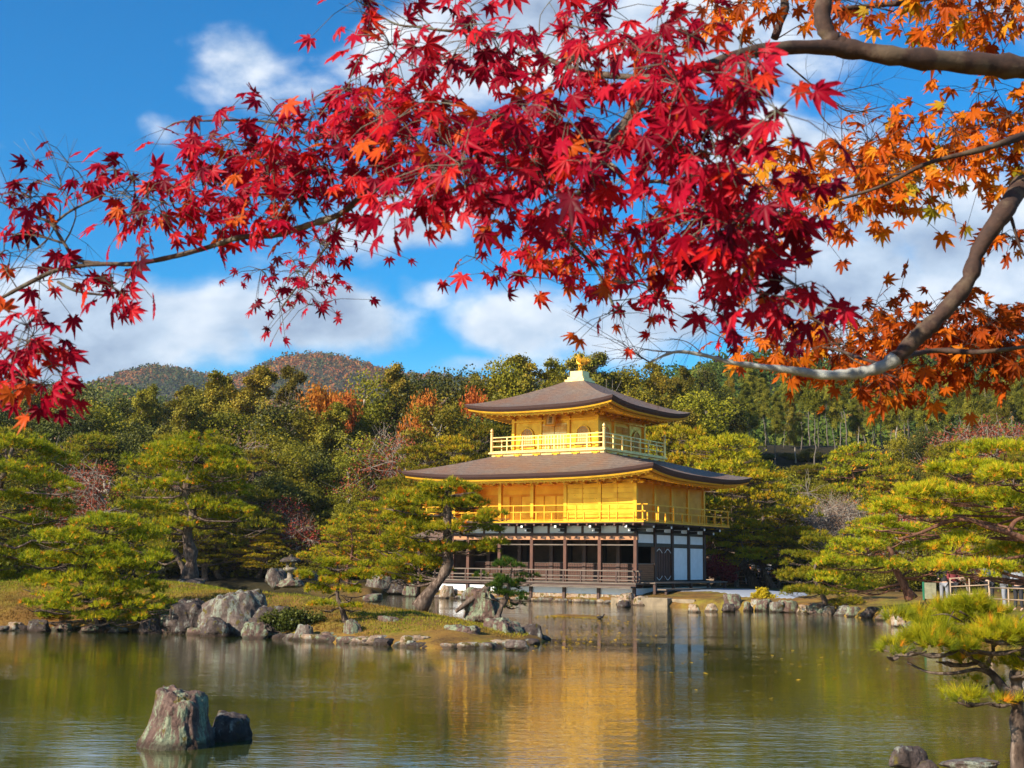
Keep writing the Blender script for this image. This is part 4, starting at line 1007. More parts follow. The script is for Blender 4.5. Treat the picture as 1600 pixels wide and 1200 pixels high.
# ------------------------------------------------------------------ the forest behind
class Kind:
    def __init__(s, protos, hs): s.p = protos; s.h = hs; s.used = [False] * len(protos); s.k = 0
    def place(s, x, y, top, label, group, wf=1.0, i=None, sink=.15):
        i = s.k % len(s.p) if i is None else i; s.k += 1
        g = gz(x, y) - sink; sc_ = max(.2, (top - g) / s.h[i]); xy = sc_ * wf
        if not s.used[i]:
            s.used[i] = True; o = s.p[i]; o.location = (x, y, g); o.rotation_euler = (0, 0, rnd.random() * 6.28); o.scale = (xy, xy, sc_); o['label'] = label; o['group'] = group
        else: o = copy_thing(s.p[i], (x, y, g), rnd.random() * 6.28, (xy, xy, sc_), label, group)
        return o
    def done(s):
        for u, p in zip(s.used, s.p):
            if not u:
                for c in list(p.children): bpy.data.objects.remove(c)
                bpy.data.objects.remove(p)
KD = dict(
 dark=Kind([broadleaf('evergreen_tree', 14, 10, 11 + i, M['l_dark'], M['darkbark'], 'x', 'tree', .12, 34, .105, 26000, 1.0, .45) for i in range(3)], [14] * 3),
 olive=Kind([broadleaf('broadleaf_tree', 14, 8.5, 21 + i, M['l_olive'], M['greybark'], 'x', 'tree', .16, 30, .10, 23000, 1.0, .45) for i in range(4)], [14] * 4),
 fir=Kind([conifer('conifer_tree', 17, 7.8, 31 + i, M['l_fir'], M['greybark'], 'x', 'tree', (.30, .42, .2, .35)[i], 44, .10, 21000, .3) for i in range(4)], [17] * 4),
 cedar=Kind([conifer('cedar_tree', 17, 5.2, 41 + i, M['l_cedar'], M['cedarbark'], 'x', 'tree', (.52, .62, .48, .66, .57)[i], 46, .095, 17000, .35, .5, .17) for i in range(5)], [17] * 5),
 orange=Kind([broadleaf('autumn_tree', 12, 9, 51 + i, M['l_orange'], M['darkbark'], 'x', 'tree', .2, 22, .15, 9000, .8) for i in range(1)], [12]),
 red=Kind([broadleaf('reddening_tree', 8, 8, 61 + i, M['l_red'], M['greybark'], 'x', 'tree', .12, 26, .07, 5200, .9, .45, .3, 14, .14) for i in range(2)], [8] * 2),
 brown=Kind([broadleaf('withered_tree', 8, 8, 71 + i, M['l_brown'], M['greybark'], 'x', 'tree', .08, 26, .06, 3200, .9, .5, .3, 18, .13) for i in range(2)], [8] * 2),
 shrub=Kind([broadleaf('round_shrub', 3.2, 5, 81 + i, M['l_olive'], M['darkbark'], 'x', 'shrub', .02, 26, .08, 9000, 1.0, .35) for i in range(2)], [3.2] * 2),
 yshrub=Kind([broadleaf('yellow_shrub', 2.0, 3, 91 + i, M['l_yellow'], M['darkbark'], 'x', 'shrub', .02, 18, .05, 7000) for i in range(1)], [2.0]),
 ypine=Kind([cloudpine('garden_pine', 6, 6.2, 101 + i, M['n_yellow'], M['pinebark'], 'x', pads=24, tint0=.45) for i in range(3)], [6] * 3),
 mpine=Kind([cloudpine('garden_pine', 7, 7, 111 + i, M['n_mid'], M['pinebark'], 'x', pads=28, tint0=.45) for i in range(3)], [7] * 3),
 gpine=Kind([cloudpine('garden_pine', 6, 6.5, 121 + i, M['n_green'], M['redbark'], 'x', pads=24, tint0=.5) for i in range(2)], [6] * 2))
DESC = dict(dark='dark rounded evergreen', olive='olive green broadleaf tree', fir='ragged olive conifer with pale trunk', cedar='tall cedar with bare straight trunk', orange='bright orange autumn tree',
            red='sparse reddish tree with bare twigs', brown='withered brown tree nearly bare', shrub='low rounded green shrub', yshrub='bright yellow shrub', ypine='yellow green layered pine', mpine='mid green layered pine', gpine='fresh green layered pine')
CNT = {}
def put(kind, px, top, Y, where, wf=1.0, i=None, grp=None):
    p = P(px, top, Y); key = (kind, where); CNT.setdefault(key, []).append((px, None))
    o = KD[kind].place(p[0], Y, p[2], 'x', grp or ('trees of the forest behind the pond'), wf, i)
    CNT[key][-1] = (px, o); return o
SKY = ([-150, 0, 60, 120, 180, 240, 290, 330, 380, 430, 480, 540, 600, 640, 690, 735, 770, 830, 880, 930, 980, 1040, 1080, 1120], [596, 608, 604, 612, 622, 606, 598, 588, 608, 588, 612, 606, 578, 590, 577, 592, 566, 556, 576, 568, 576, 588, 578, 570])
x = -140
r_ = np.random.RandomState(3)
while x < 1120:
    t = np.interp(x, *SKY) + r_.normal() * 7 - 12 * (r_.rand() < .2)
    k = r_.choice(['fir', 'olive', 'dark'], p=[.35, .2, .45] if x < 230 else [.66, .2, .14])
    if abs(x - 512) < 30: t += 14
    put(k, x, t, 122 + 8 * r_.rand(), 'in the skyline row', .75 + .3 * r_.rand()); x += 26 + 10 * r_.rand()
put('orange', 500, 592, 117, 'at the skyline', .55); put('orange', 540, 604, 116, 'at the skyline', .45); put('orange', 668, 604, 117, 'at the skyline', .4)
put('orange', 742, 598, 118, 'at the skyline', .4)
x = -130
while x < 1120:
    k = r_.choice(['fir', 'olive', 'dark', 'brown'], p=[.05, .2, .72, .03] if x < 210 else [.22, .42, .28, .08])
    put(k, x, 640 + 14 * r_.normal(), 110 + 6 * r_.rand(), 'in the second forest row', .9 + .35 * r_.rand()); x += 30 + 12 * r_.rand()
x = -120
while x < 1130:
    k = r_.choice(['olive', 'dark', 'brown', 'mpine', 'red'], p=[.30, .42, .08, .14, .06])
    put(k, x, 690 + 12 * r_.normal(), 101 + 5 * r_.rand(), 'in the third forest row', .95 + .3 * r_.rand()); x += 34 + 12 * r_.rand()
x = -110
while x < 700:
    k = r_.choice(['olive', 'mpine', 'shrub', 'dark', 'red'], p=[.24, .16, .12, .42, .06])
    put(k, x, 752 + 14 * r_.normal(), 97 + 3 * r_.rand(), 'in the front forest row', 1.05 + .3 * r_.rand()); x += 36 + 12 * r_.rand()
x = -110
while x < 660:
    k = r_.choice(['shrub', 'mpine', 'ypine'], p=[.5, .3, .2])
    put(k, x, 822 + 12 * r_.normal(), 95.2 + 1.5 * r_.rand(), 'low on the far left bank', 1.3 if k == 'shrub' else 1.1); x += 34 + 12 * r_.rand()
# named ones that stand out
for px, top, Y, k, w_ in ((160, 712, 95.5, 'red', 1.1), (440, 775, 95, 'red', 1.05), (460, 790, 94.6, 'red', .8), (300, 700, 96.5, 'brown', .9), (455, 615, 118, 'brown', .6),
                          (350, 815, 93.5, 'ypine', 1.5), (295, 812, 94, 'ypine', 1.2), (435, 838, 92.5, 'ypine', 1.5), (405, 808, 94, 'ypine', 1.1), (548, 808, 83, 'gpine', 1.0), (598, 790, 85, 'gpine', 1.1), (510, 850, 91, 'mpine', 1.5), (640, 900, 86, 'yshrub', 1.1), (668, 902, 87, 'yshrub', 1.0),
                          (720, 690, 96, 'ypine', .9), (660, 705, 97, 'mpine', 1.0), (755, 672, 100, 'mpine', .8), (330, 690, 92, 'mpine', .8), (290, 690, 91, 'mpine', .8)):
    put(k, px, top, Y, 'standing left of the pavilion', w_)
# right of the pavilion
for x in np.arange(1150, 1460, 24): put(('shrub', 'olive', 'dark', 'mpine')[r_.randint(4)], x + 6 * r_.normal(), 728 + 8 * r_.normal(), 114 + 3 * r_.rand(), 'on the slope below the cedars', 1.5)
for x in np.arange(1170, 1460, 30): put('shrub', x + 6 * r_.normal(), 712 + 6 * r_.normal(), 134 + 5 * r_.rand(), 'between the cedar trunks', 1.6)
for x in np.arange(1080, 1720, 42): put('shrub' if r_.rand() < .6 else 'dark', x + 10 * r_.normal(), 752 + 7 * r_.normal(), 122 + 3 * r_.rand(), 'below the cedars', 1.6)
for row, (Y0, t0, st) in enumerate(((152, 578, 26), (140, 598, 22), (130, 618, 24))):
    x = 1075 + row * 9
    while x < 1730:
        put('cedar' if r_.rand() < .82 else 'fir', x, t0 + 12 * r_.normal(), Y0 + 6 * r_.rand(), ('in the hindmost right row', 'in the middle right row', 'in the nearest right row')[row], .8 + .25 * r_.rand()); x += st + 10 * r_.rand()
for px, top, Y, k, w_ in ((1030, 672, 97, 'ypine', .9), (1080, 676, 95, 'ypine', 1.0), (1115, 705, 92, 'ypine', 1.0), (1180, 690, 88, 'ypine', .85), (1205, 742, 86, 'ypine', .95), (1150, 800, 84, 'ypine', 1.2), (1212, 800, 86, 'mpine', 1.1),
                          (1140, 720, 98, 'mpine', 1.0), (1225, 735, 104, 'olive', 1.0), (1262, 742, 97, 'brown', .9), (1300, 770, 95, 'brown', 1.0), (1245, 790, 92, 'brown', 1.2), (1330, 775, 93, 'brown', .9), (1282, 745, 108, 'olive', .9), (1330, 702, 110, 'gpine', .9), (1375, 735, 106, 'gpine', 1.1), (1300, 712, 114, 'mpine', .8),
                          (1420, 730, 108, 'dark', .9), (1400, 680, 118, 'olive', .9), (1455, 690, 114, 'olive', 1.0), (1440, 668, 122, 'dark', .8), (1500, 700, 108, 'mpine', 1.1), (1535, 648, 112, 'red', 1.15), (1585, 655, 114, 'red', 1.1), (1490, 665, 116, 'red', .9), (1560, 720, 102, 'mpine', 1.0), (1640, 690, 106, 'mpine', 1.1), (1620, 740, 98, 'olive', 1.2), (1700, 700, 104, 'olive', 1.2),
                          (1405, 782, 88, 'red', 1.0), (1350, 815, 84, 'gpine', 1.0), (1445, 760, 92, 'mpine', 1.1), (1500, 780, 88, 'mpine', 1.1), (1560, 800, 84, 'olive', 1.4), (1640, 790, 84, 'olive', 1.4), (1600, 860, 74, 'shrub', 1.2), (1460, 850, 78, 'shrub', 1.2), (1510, 845, 76, 'red', 1.0),
                          (1125, 862, 85.5, 'red', .8), (1120, 835, 94, 'red', 1.0), (1160, 835, 96, 'mpine', 1.1), (1225, 850, 94, 'red', 1.1), (1250, 860, 90, 'shrub', 1.2), (1195, 850, 98, 'shrub', 1.3), (1110, 800, 100, 'olive', 1.2), (1290, 850, 88, 'shrub', 1.3), (1340, 870, 80, 'shrub', 1.2), (1400, 870, 78, 'shrub', 1.3)):
    put(k, px, top, Y, 'right of the pavilion')
for (k, where), lst in CNT.items():
    lst.sort(key=lambda q: q[0]); n = len(lst)
    for i, (px, o) in enumerate(lst):
        o['label'] = (f'{DESC[k]} {where}' if n == 1 else f'{DESC[k]} {where}, {ordi(i)} from the left')
for k in KD.values(): k.done()

# ------------------------------------------------------------------ garden pines in front
r_ = np.random.RandomState(5)
Yb = 46
pine('island_pine', [P(296, 908, Yb), P(299, 870, Yb), P(292, 832, Yb), P(302, 800, Yb), P(290, 770, Yb), P(300, 735, Yb), P(312, 705, Yb)], .26,
     pad_px([(300, 712, 75, 15), (250, 732, 60, 17), (352, 738, 45, 17), (222, 768, 42, 16), (290, 758, 55, 15), (362, 772, 32, 18), (235, 800, 48, 15), (325, 800, 58, 17), (378, 806, 28, 14), (262, 826, 40, 11), (310, 690, 28, 10), (345, 818, 40, 10)], Yb, r_, 1.2),
     M['n_green'], M['pinebark'], 'tall green layered pine with thick straight trunk at the back of the island', group=None, seed=2, tdens=110, tlen=.15, tw=.0085, per=11, tint0=.42)
pine('spreading_pine', [P(160, 985, 37.9), P(150, 950, 37.7), P(128, 905, 37.6), P(140, 870, 37.6), P(165, 835, 37.8)], .15,
     pad_px([(170, 823, 60, 13), (108, 848, 60, 16), (222, 843, 45, 15), (75, 878, 45, 15), (165, 873, 60, 16), (238, 883, 40, 18), (72, 918, 42, 18), (140, 912, 60, 17), (215, 922, 50, 18), (100, 950, 55, 15), (180, 948, 50, 15), (244, 950, 26, 16), (55, 948, 22, 12), (205, 966, 40, 11), (150, 970, 40, 9), (80, 968, 36, 9), (110, 880, 50, 16), (190, 895, 50, 16), (120, 932, 50, 15), (185, 935, 46, 14)], 37.5, r_, .8),
     M['n_green'], M['pinebark'], 'low wide pine with many layered green cushions at the left front edge of the island', seed=3, tdens=125, tlen=.14, tw=.008, per=11, tint0=.45)
pine('spreading_pine', [P(-40, 965, 43), P(-30, 900, 43), P(-20, 830, 43), P(0, 760, 43), P(20, 700, 43)], .22,
     pad_px([(22, 703, 62, 16), (82, 724, 42, 15), (-12, 742, 60, 16), (62, 758, 52, 15), (102, 766, 26, 11), (15, 788, 60, 15), (88, 804, 46, 15), (30, 828, 60, 16), (102, 840, 28, 13), (60, 862, 58, 17), (0, 880, 60, 18), (-30, 920, 50, 18), (-60, 800, 50, 15), (-60, 850, 50, 15), (30, 905, 40, 12)], 43, r_, 1.3),
     M['n_green'], M['pinebark'], 'large layered pine cut off by the left edge of the view', seed=4, tdens=110, tlen=.15, tw=.0085, per=11, tint0=.40)
Yc = 39.3
pine('leaning_pine', [P(655, 951, Yc), P(672, 925, Yc), P(690, 903, Yc), P(702, 872, Yc), P(698, 835, Yc), P(700, 792, Yc), P(694, 780, Yc), P(702, 762, Yc)], .20,
     pad_px([(700, 768, 55, 12), (652, 780, 48, 12), (740, 788, 32, 10), (690, 795, 68, 12), (638, 812, 48, 11), (618, 792, 38, 9), (772, 809, 32, 7), (738, 818, 34, 7), (662, 832, 58, 13), (742, 832, 45, 9), (770, 854, 34, 7), (620, 856, 45, 13), (688, 862, 50, 11), (740, 862, 40, 9), (640, 888, 58, 14), (612, 904, 40, 10), (680, 894, 22, 7), (655, 909, 20, 7)], Yc, r_, .9),
     M['n_green'], M['pinebark'], 'leaning pine with orange tinged needles in front of the left end of the pavilion', seed=6, tdens=105, tlen=.15, tw=.0085, per=11, tint0=.40, old=.15)
Yd = 35.6
pine('young_pine', [P(541, 975, Yd), P(534, 950, Yd), P(527, 930, Yd), P(530, 900, Yd), P(526, 880, Yd)], .085,
     pad_px([(526, 885, 30, 10), (497, 905, 30, 12), (556, 905, 30, 12), (525, 912, 30, 10), (500, 928, 30, 10), (550, 928, 28, 9), (506, 950, 22, 8), (548, 952, 20, 7)], Yd, r_, .4),
     M['n_green'], M['pinebark'], 'small young pine with thin trunk near the front shore of the island', seed=7, tdens=170, tlen=.13, tw=.007, per=10, tint0=.45, old=.2)
pine('young_pine', [P(776, 972, 38), P(783, 950, 38), P(792, 930, 38), P(796, 905, 38), P(800, 888, 38)], .10,
     pad_px([(798, 888, 30, 9), (770, 908, 28, 8), (818, 910, 22, 9), (775, 932, 28, 8), (815, 938, 22, 9), (795, 918, 30, 9), (800, 948, 14, 6)], 38, r_, .4),
     M['n_dark'], M['pinebark'], 'small dark green pine at the island tip in front of the verandah', seed=8, tdens=150, tlen=.12, tw=.008, per=11, tint0=.5, old=.03)
pine('red_pine', [P(1424, 936, 52), P(1408, 905, 52), P(1394, 880, 52), P(1392, 860, 52), P(1380, 845, 52)], .20,
     pad_px([(1395, 842, 60, 11), (1340, 858, 52, 12), (1442, 862, 48, 11), (1310, 882, 42, 11), (1372, 888, 48, 10), (1450, 892, 45, 11), (1302, 908, 38, 11), (1345, 920, 38, 11), (1420, 830, 40, 9), (1480, 880, 36, 10), (1362, 835, 36, 9), (1500, 905, 30, 9)], 52, r_, 1.2),
     M['n_green'], M['redbark'], 'pine with curved red brown trunk on the right bank behind the near pine', seed=9, tdens=80, tlen=.17, tw=.010, per=10, tint0=.52)
pine('creeping_pine', [P(1296, 958, 57), P(1285, 930, 57), P(1272, 900, 57), P(1278, 870, 57)], .14,
     pad_px([(1280, 850, 36, 10), (1255, 875, 36, 11), (1300, 872, 30, 10), (1248, 905, 40, 11), (1290, 898, 40, 11), (1262, 928, 40, 9), (1300, 932, 40, 9), (1330, 945, 30, 7)], 57, r_, 1.0),
     M['n_mid'], M['pinebark'], 'low dark green pine over the stone shore just right of the white sand', seed=10, tdens=75, tlen=.17, tw=.011, per=10, tint0=.5, old=.04)
Ye = 30
o_ = pine('spreading_pine', [P(1690, 985, Ye), P(1680, 930, Ye), P(1668, 880, Ye), P(1650, 850, Ye), P(1640, 800, Ye), P(1625, 740, Ye)], .24,
     pad_px([(1565, 708, 60, 17), (1502, 738, 60, 15), (1582, 748, 62, 17), (1470, 774, 70, 15), (1552, 788, 70, 16), (1405, 800, 58, 14), (1455, 808, 50, 12), (1380, 822, 40, 12), (1525, 826, 70, 15), (1592, 828, 50, 18), (1500, 856, 58, 15), (1572, 872, 58, 17), (1480, 888, 38, 11), (1542, 896, 56, 12), (1640, 780, 60, 18), (1650, 850, 60, 18), (1620, 905, 50, 14), (1425, 790, 40, 11), (1640, 700, 50, 16)], Ye, r_, 1.4),
     M['n_green'], M['redbark'], 'large bright green pine reaching in from the right edge above the visitors', seed=11, tdens=150, tlen=.14, tw=.0065, per=11, tint0=.55)
mb = MB()
for pts, ra in (([(1665, 860), (1610, 845), (1575, 832), (1540, 822), (1515, 812), (1480, 815), (1440, 832), (1405, 842)], .09), ([(1575, 832), (1590, 812), (1625, 805)], .07), ([(1515, 812), (1490, 806), (1462, 812)], .045), ([(1668, 900), (1610, 905), (1560, 893), (1525, 880), (1490, 876)], .05)):
    sp = spline([P(a, b, Ye - .6) - P(1690, 985, Ye) for a, b in pts], 22); mb.tube(sp, list(np.linspace(ra, ra * .3, 22)), 8)
mb.build('limb', M['redbark'], o_, smooth=True)
Yf = 9.9
T0 = P(1596, 1245, Yf)
o_ = pine('near_pine', [T0, P(1590, 1150, Yf), P(1590, 1090, Yf), P(1588, 1060, Yf), P(1590, 1035, Yf), P(1610, 1000, Yf)], .066,
     pad_px([(1480, 963, 60, 18), (1542, 966, 54, 14), (1432, 976, 46, 15), (1592, 992, 56, 15), (1505, 985, 60, 15), (1412, 1016, 44, 11), (1468, 1016, 60, 14), (1548, 1011, 60, 17), (1612, 1021, 50, 18), (1580, 1049, 50, 14), (1500, 1033, 46, 10), (1520, 1096, 32, 9), (1562, 1098, 26, 8), (1530, 1071, 24, 7), (1440, 998, 40, 10), (1395, 1025, 18, 8), (1622, 996, 50, 14), (1570, 996, 50, 13)], Yf, r_, .30, .9, 1.0),
     M['n_green'], M['pinebark'], 'nearest pine with yellow green needle tufts leaning over the water at the lower right', seed=12, tdens=430, tlen=.098, tw=.0014, per=32, spread=.45, tint0=.45, old=.06, limbs=False)
mb = MB()
for pts, ra in (([(1592, 1088), (1572, 1080), (1558, 1062), (1545, 1048), (1528, 1035)], .045), ([(1560, 1062), (1530, 1046), (1490, 1052), (1450, 1050), (1418, 1035)], .018), ([(1528, 1035), (1490, 1010), (1450, 990), (1425, 975)], .014), ([(1540, 1045), (1552, 1010), (1530, 975), (1500, 955)], .018),
                ([(1590, 1060), (1600, 1010), (1590, 970)], .022), ([(1552, 1010), (1580, 985), (1600, 960)], .014), ([(1490, 1010), (1470, 1002), (1440, 1010)], .008), ([(1510, 975), (1480, 960), (1455, 962)], .008), ([(1575, 1080), (1555, 1084), (1520, 1086)], .012), ([(1500, 1000), (1480, 980), (1490, 955)], .009)):
    k_ = max(8, len(pts) * 3); sp = spline([P(a, b, Yf + .1 * math.sin(a * .05)) - T0 for a, b in pts], k_); mb.tube(sp, list(np.linspace(ra, ra * .4, k_)), 8)
mb.build('limb', M['pinebark'], o_, smooth=True)
# ------------------------------------------------------------------ rocks
import bmesh
def rock_mesh(seed, sub=4, facets=9, rough=.10, axes=(1, 1, 1), planes=None):
    r = np.random.RandomState(seed); bm = bmesh.new(); bmesh.ops.create_icosphere(bm, subdivisions=sub, radius=1)
    V = np.array([v.co[:] for v in bm.verts]); F_ = np.array([[v.index for v in f.verts] for f in bm.faces]); bm.free()
    if planes is None:
        pn = rdir(facets, r); pn[:, 2] *= .8; pn /= np.linalg.norm(pn, axis=1, keepdims=True); pd = .62 + .30 * r.rand(facets)
        pn = np.concatenate([pn, [[0, 0, 1.]]]); pd = np.append(pd, .72)
    else: pn = np.array([p[0] for p in planes], float); pn /= np.linalg.norm(pn, axis=1, keepdims=True); pd = np.array([p[1] for p in planes])
    dt = V @ pn.T; rr = np.where(dt > .05, pd / np.maximum(dt, .05), 9.); rr.sort(axis=1)
    rad = np.minimum(rr[:, 0], 1.15); rad = rad - .10 * np.exp(-(rr[:, 1] - rr[:, 0]) * 9)
    off = Vector((seed * 1.7, seed * .3, seed * 2.1)); n_ = np.array([mnoise.fractal(Vector(v) * 2.2 + off, 1.0, 2.1, 5) for v in V]); m_ = np.array([mnoise.fractal(Vector((v[0] * 7, v[1] * 7, v[2] * 3)) + off, 1.0, 2.1, 3) for v in V])
    V = V * (rad * (1 + rough * n_ + rough * .35 * m_))[:, None] * np.array(axes); return V, F_
def rock(px, wy, wpx, topy, label, m='rock', seed=1, depth=.8, name='rock', sub=4, planes=None, facets=9, Y=None, cat='rock', group=None, z0=None, lean=(0, 0), rough=.1, rz=0):
    if Y is None: g = G(px, wy, 0.0 if z0 is None else z0)
    else: g = P(px, wy, Y)
    k = g[1] / 2000; w_ = wpx * k / 2; h = max(.05, (wy - topy) * k)
    V, F_ = rock_mesh(seed, sub, facets, rough, planes=planes)
    if rz: c_, s_ = math.cos(rz), math.sin(rz); V = V @ np.array([[c_, s_, 0], [-s_, c_, 0], [0, 0, 1]])
    V = V / np.array([np.abs(V[:, 0]).max(), np.abs(V[:, 1]).max(), V[:, 2].max()])
    V[:, 2] = np.where(V[:, 2] < 0, V[:, 2] * .55, V[:, 2])
    V[:, 2] = (V[:, 2] + .28) / 1.28; sx_ = 1 + .35 * np.clip(.5 - V[:, 2], 0, .6)
    V = np.stack([V[:, 0] * w_ * sx_ + lean[0] * V[:, 2] * h, V[:, 1] * w_ * depth * sx_ + lean[1] * V[:, 2] * h, V[:, 2] * h], 1)
    o = mesh_np(name, V, F_, M[m], smooth=True); o.data.set_sharp_from_angle(angle=R(38))
    o.location = (g[0], g[1] + w_ * depth * (.6 if Y is None and wy > 1030 else .25), g[2]); return tag(o, label, cat, group)
rock(266, 1172, 108, 1080, 'large pointed boulder with pale green lichen standing in the water in front', 'rockg', 5, .85, sub=6,
     planes=[((.15, -.45, .9), .80), ((-.75, -.75, .35), .62), ((.25, -1, .08), .60), ((1, -.15, .12), .78), ((-1, 0, .38), .92), ((0, 1, .2), .8), ((-.25, -.9, .30), .62), ((.75, -.7, .05), .74), ((.10, -.15, 1), .56)], rough=.09)
rock(352, 1158, 68, 1116, 'low dark flat-topped rock in the water beside the large pointed boulder', 'rockd', 9, .9, sub=5, rough=.08,
     planes=[((.1, -.1, 1), .62), ((1, -.3, .1), .85), ((-.9, -.2, .45), .8), ((0, -1, .25), .7), ((.6, -.8, -.1), .85), ((0, 1, .2), .8)])
for a in [ # px, waterline, width, top, label, material, seed
 (366, 992, 118, 922, 'largest grey boulder on the island, its rounded top overlooking the shore', 'rock', 12), (298, 990, 84, 936, 'broad brown boulder left of the largest island boulder', 'rockd', 13),
 (418, 995, 76, 947, 'flat-topped dark boulder right of the largest island boulder', 'rockd', 14), (338, 995, 50, 965, 'dark boulder low between the two biggest island boulders', 'rockd', 15), (262, 989, 34, 960, 'tan mossy boulder at the left foot of the brown boulder', 'rockg', 16),
 (396, 997, 44, 972, 'lichened stone below the flat-topped boulder', 'rockg', 17), (480, 1001, 40, 976, 'squat reddish stone between the low green bush and the tall upright stone', 'rock', 18),
 (516, 1002, 36, 988, 'low pale stone left of the tall upright stone', 'rockg', 19), (550, 1003, 34, 968, 'tall upright lichened stone on the island shore', 'rockg', 20), (588, 1007, 46, 993, 'flat pale stone right of the tall upright stone', 'rockt', 21),
 (650, 1010, 66, 993, 'long low stone at the waterline below the leaning pine', 'rockt', 23), (728, 1007, 78, 976, 'wide grey green boulder left of the island tip', 'rockg', 24),
 (786, 1002, 66, 966, 'big rough boulder at the island tip behind the yellow moss', 'rockg', 25), (834, 1001, 46, 975, 'dark rounded boulder at the very tip of the island', 'rockd', 26), (808, 1015, 40, 1000, 'small rock in the water just off the island tip', 'rock', 27),
 (700, 1012, 40, 1002, 'low flat stone in front of the wide grey green boulder', 'rock', 28), (60, 987, 34, 968, 'dark rounded stone at the left end of the island', 'rockd', 29), (20, 985, 40, 972, 'flat brown stone at the left edge of the view', 'rockt', 30),
 (98, 986, 26, 974, 'small pale stone under the wide low pine, leftmost of three', 'rockg', 31), (140, 988, 30, 977, 'small pale stone under the wide low pine, middle of three', 'rockg', 32), (182, 989, 34, 980, 'small pale stone under the wide low pine, rightmost of three', 'rock', 33),
 (228, 990, 40, 966, 'dark mossy stone left of the tan boulder', 'rockd', 34), (640, 1011, 20, 1001, 'tiny stone at the left end of the long low stone', 'rock', 35)]:
    rock(*a[:5], m=a[5], seed=a[6], depth=.75, sub=5 if a[2] > 60 else 4, rough=.15, facets=20 if a[6] in (12, 13, 14) else 10)
rock(618, 985, 50, 963, 'tilted pale rock lying on the dry slope below the leaning pine', 'rockg', 22, .7, Y=35.3, lean=(-.5, 0))
rock(581, 940, 32, 927, 'grey lichened rock on the water behind the island', 'rockg', 36, .8, Y=46)
rock(296, 917, 60, 904, 'flat brown mound of roots at the foot of the tall island pine', 'rockd', 37, .8, Y=45, name='root_mound', cat='tree roots')
rock(757, 966, 62, 918, 'rugged lichened stump-like rock behind the small dark pine', 'rockg', 38, .8, Y=39.5, sub=5, rough=.22)
mb = MB(); mb.tube(spline([P(712, 956, 39.2), P(735, 938, 39.3), P(757, 922, 39.4), P(764, 917, 39.5)], 10), [.05, .07, .08, .09, .10, .10, .11, .12, .12, .08], 9)
tag(mb.build('fallen_log', M['pinebark'], smooth=True), 'weathered log leaning up against the rugged stump-like rock', 'log')
for a in [(430, 912, 36, 888, 'reddish upright rock left of the stone lantern', 'rock', 41, 45.8), (482, 912, 44, 892, 'dark squat rock right of the stone lantern', 'rockd', 42, 45.8), (452, 915, 40, 906, 'flat pale stone under the stone lantern', 'rockg', 43, 45), (594, 925, 46, 898, 'reddish grey rock on the far shore between the garden pines', 'rock', 44, 80),
          (618, 925, 40, 905, 'dark mossy rock on the far shore beside the fishing deck', 'rockd', 45, 80), (645, 928, 30, 912, 'rounded grey rock at the water beside the fishing deck', 'rockg', 46, 76)]:
    rock(a[0], a[1], a[2], a[3], a[4], a[5], a[6], .8, Y=a[7])
# stones along the pavilion and the right shore
for i, (px, wy, w_, ty, lb) in enumerate([(697, 935, 26, 914, 'tan upright stone under the left end of the verandah'), (737, 938, 34, 918, 'grey wedge stone under the verandah, second upright from its left end'), (866, 938, 24, 921, 'upright stone under the verandah behind the floating leaves'), (920, 941, 22, 922, 'tall grey upright stone under the middle of the verandah'),
                                     (976, 945, 34, 926, 'rust brown stone under the right end of the verandah'), (975, 949, 20, 938, 'small dark stone in front of the rust brown stone'), (1003, 946, 26, 931, 'tan stone between the rust brown stone and the landing')]):
    rock(px, wy, w_, ty, lb, ['rockt', 'rock', 'rock', 'rock', 'rockt', 'rockd', 'rockt'][i], 50 + i, .8)
r2 = np.random.RandomState(77)
for j in range(30):                      # low pebbly edge under the verandah
    u = -6.6 + j * .46 + .1 * r2.rand(); q = bw(u, -5.35 - .15 * r2.rand(), 0); s_ = .17 + .13 * r2.rand()
    V, F_ = rock_mesh(200 + j, 3, 8, .12); o = mesh_np('edge_stone', V * (s_ * 1.2, s_, s_ * .8), F_, M[('rockt', 'rock', 'rockg')[j % 3]], smooth=True); o.location = (q[0], q[1], .05)
    tag(o, 'small rounded edge stone in the row along the foot of the verandah', 'stone', 'edge stones along the foot of the verandah')
